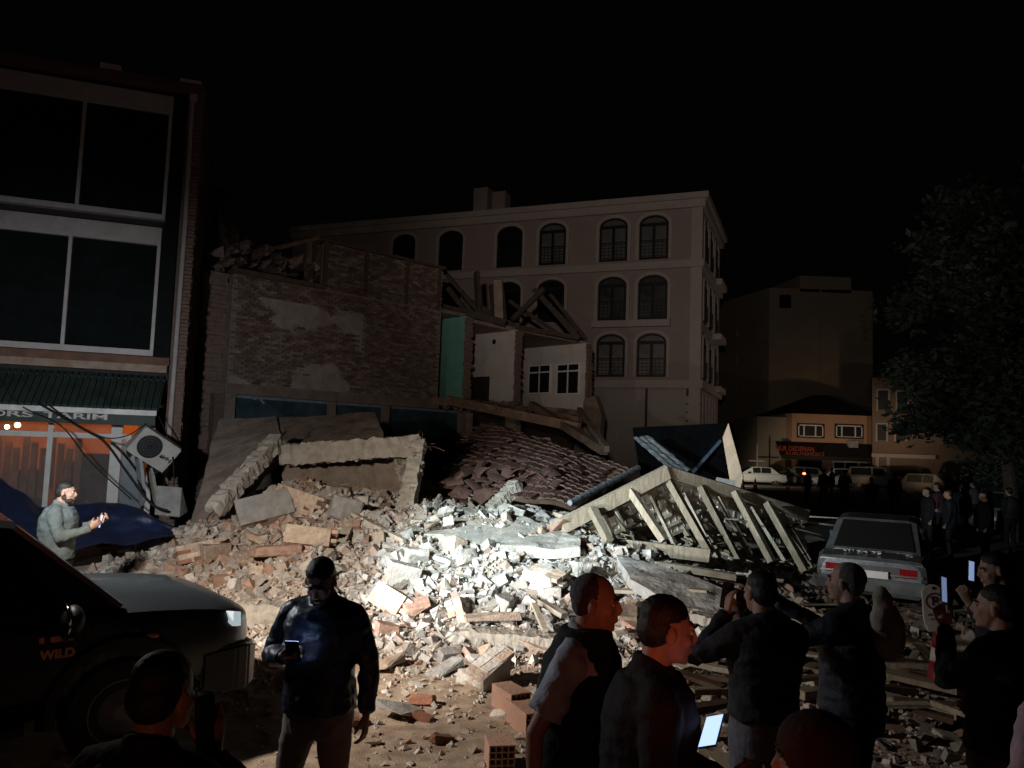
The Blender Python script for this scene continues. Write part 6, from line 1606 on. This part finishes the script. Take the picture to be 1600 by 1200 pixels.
# 6 man in black with phone, right
p6 = person('man in a black jacket and brownish trousers holding a lit phone at the right', gp(1562, 4.2), rad(26), 1.78, head=(25, 0), arms={-1: ((-.07, .27, 1.20), (.09, .38, 1.46), (.7, .2, .2), .7, (0, .4, .8), (0, 0, 1)), 1: ((.27, .03, 1.15), (.24, .25, 1.05), (-1, 0, 0), .5)}, vox=.007, top=('jacket', blk), trousers=brn, bulk=1.2)
phone('lit phone just right of the white placard', at(1474, 921, 4.75), (rad(-6), rad(12), rad(38)), .3, 'lit_phone')
# 7 man behind
p7 = person('man behind the others with lit cheek turned to the left', gp(1562, 5.6), rad(72), 1.80, head=(10, -12), arms={-1: ((-.25, .08, 1.18), (-.12, .22, 1.40), (.7, .2, .2), .7, (0, .4, .8), (0, 0, 1))}, vox=.008, top=('jacket', blk), trousers=blk, bulk=1.2)
phone('brightly lit phone left of the man with the lit cheek', at(1517, 892, 6.0), (rad(-4), rad(10), rad(30)), .5, 'lit_phone')
# 8 man with phone at his ear, bottom left
p8 = person('dark man at the bottom left seen from behind with a phone at his ear', gp(268, 2.3), rad(-14), 1.80, head=(-6, -4), arms={1: ((.36, .10, 1.22), (.135, .10, 1.47), (-.9, .2, .1), .35, (-.12, .12, .95), (0, -1, .2)), -1: ((-.26, .06, 1.16), (-.24, .2, .95), (1, 0, 0), .5)}, vox=.006, top=('jacket', blk), trousers=blk, bulk=1.2)
phone('black phone held at the ear of the man at the bottom left', local(p8, (.125, .07, 1.60)), (rad(-12), rad(5), rad(-14 + 80)), 0)
# 9 man in a green jacket
p9 = person('man in a pale teal jacket holding up a phone before the tarpaulin', gp(100, 9.0), rad(-72), 1.84, lean=.03, head=(-6, -4), arms={1: ((.27, .07, 1.17), (.17, .36, 1.27), (-.5, .2, .5), .8, (-.2, .7, .6), (0, 0, 1)), -1: ((-.25, .12, 1.19), (-.08, .40, 1.30), (.5, .2, .5), .8, (.1, .7, .6), (0, 0, 1))}, vox=.009, top=('jacket', tealj), trousers=blk, bulk=1.35, beard=True)
phone('small lit phone held by the man in the pale teal jacket', local(p9, (.07, .46, 1.39)), (rad(-10), 0, rad(-72 + 20)), 1.6, 'lit_phone')
# 10 capped head at the bottom right
p10 = person('person in a dark reddish cap at the bottom right, face lit orange', gp(1300, 2.15), rad(60), 1.74, head=(10, -6), vox=.007, top=('coat', cloth('dark_maroon_coat', (.05, .022, .016))), trousers=blk, hair=cloth('dark_maroon_knit', (.06, .028, .02)), hair_kind='cap', bulk=1.3)
# 11 pink sleeve at the right edge
p11 = person('person in a pale pink sweater cut off by the right edge', gp(1652, 3.4), rad(20), 1.72, arms={-1: ((-.27, .0, 1.15), (-.20, .18, .98), (1, 0, 0), .5)}, vox=.009, top=('sweater', pink), trousers=blk)
# far crowd: three kinds, copied
cw = {}
jk = [blk, dkj, cloth('dim_olive_jacket', (.025, .025, .02)), cloth('dim_grey_shirt', (.08, .08, .085)), cloth('plum_jersey', (.10, .035, .05))]
pr = [(1320, 762, 36, 3, 'onlooker in a grey shirt standing left of the dark jeep'), (1287, 765, 38, 0, 'dark onlooker left of the one in the grey shirt'), (1262, 768, 39, 0, 'leftmost dark onlooker before the parked cars'), (1362, 770, 30, 0, 'dark onlooker right before the dark jeep'), (1398, 775, 33, 2, 'onlooker in an olive jacket right of the jeep front'), (1450, 800, 20, 0, 'dark onlooker left of the plum jersey'), (1466, 800, 22, 4, 'onlooker in a plum jersey in the far crowd'), (1484, 805, 19, 1, 'onlooker right behind the plum jersey'), (1503, 800, 24, 0, 'dark onlooker near the glowing headlight'), (1540, 805, 18, 0, 'dark onlooker left of the pale brown car'), (1578, 800, 21, 1, 'dark onlooker before the pale brown car'), (1522, 800, 28, 3, 'pale shirted onlooker far back in the crowd'), (1300, 760, 45, 0, 'small dark onlooker far back near the pale car')]
for i, (px, py, D, c, lb) in enumerate(pr):
    if c not in cw:
        cw[c] = person(lb, (0, 0, 0), 0, 1.74, vox=.02, top=('jacket', jk[c]), trousers=blk, fine=False, bulk=1.2, group='onlookers in the far street', arms={1: ((.28, .1, 1.16), (.12, .25, 1.2), (-1, 0, 0), .5)} if c % 2 else None)
        o = cw[c]
    else: o = copy_tree(cw[c])
    o['label'] = lb; p = at(px, py, D); o.location = (p.x, p.y, 0); o.rotation_euler = (0, 0, rng.uniform(-.8, 1.6)); k = rng.uniform(.96, 1.05); o.scale = (k, k, k)
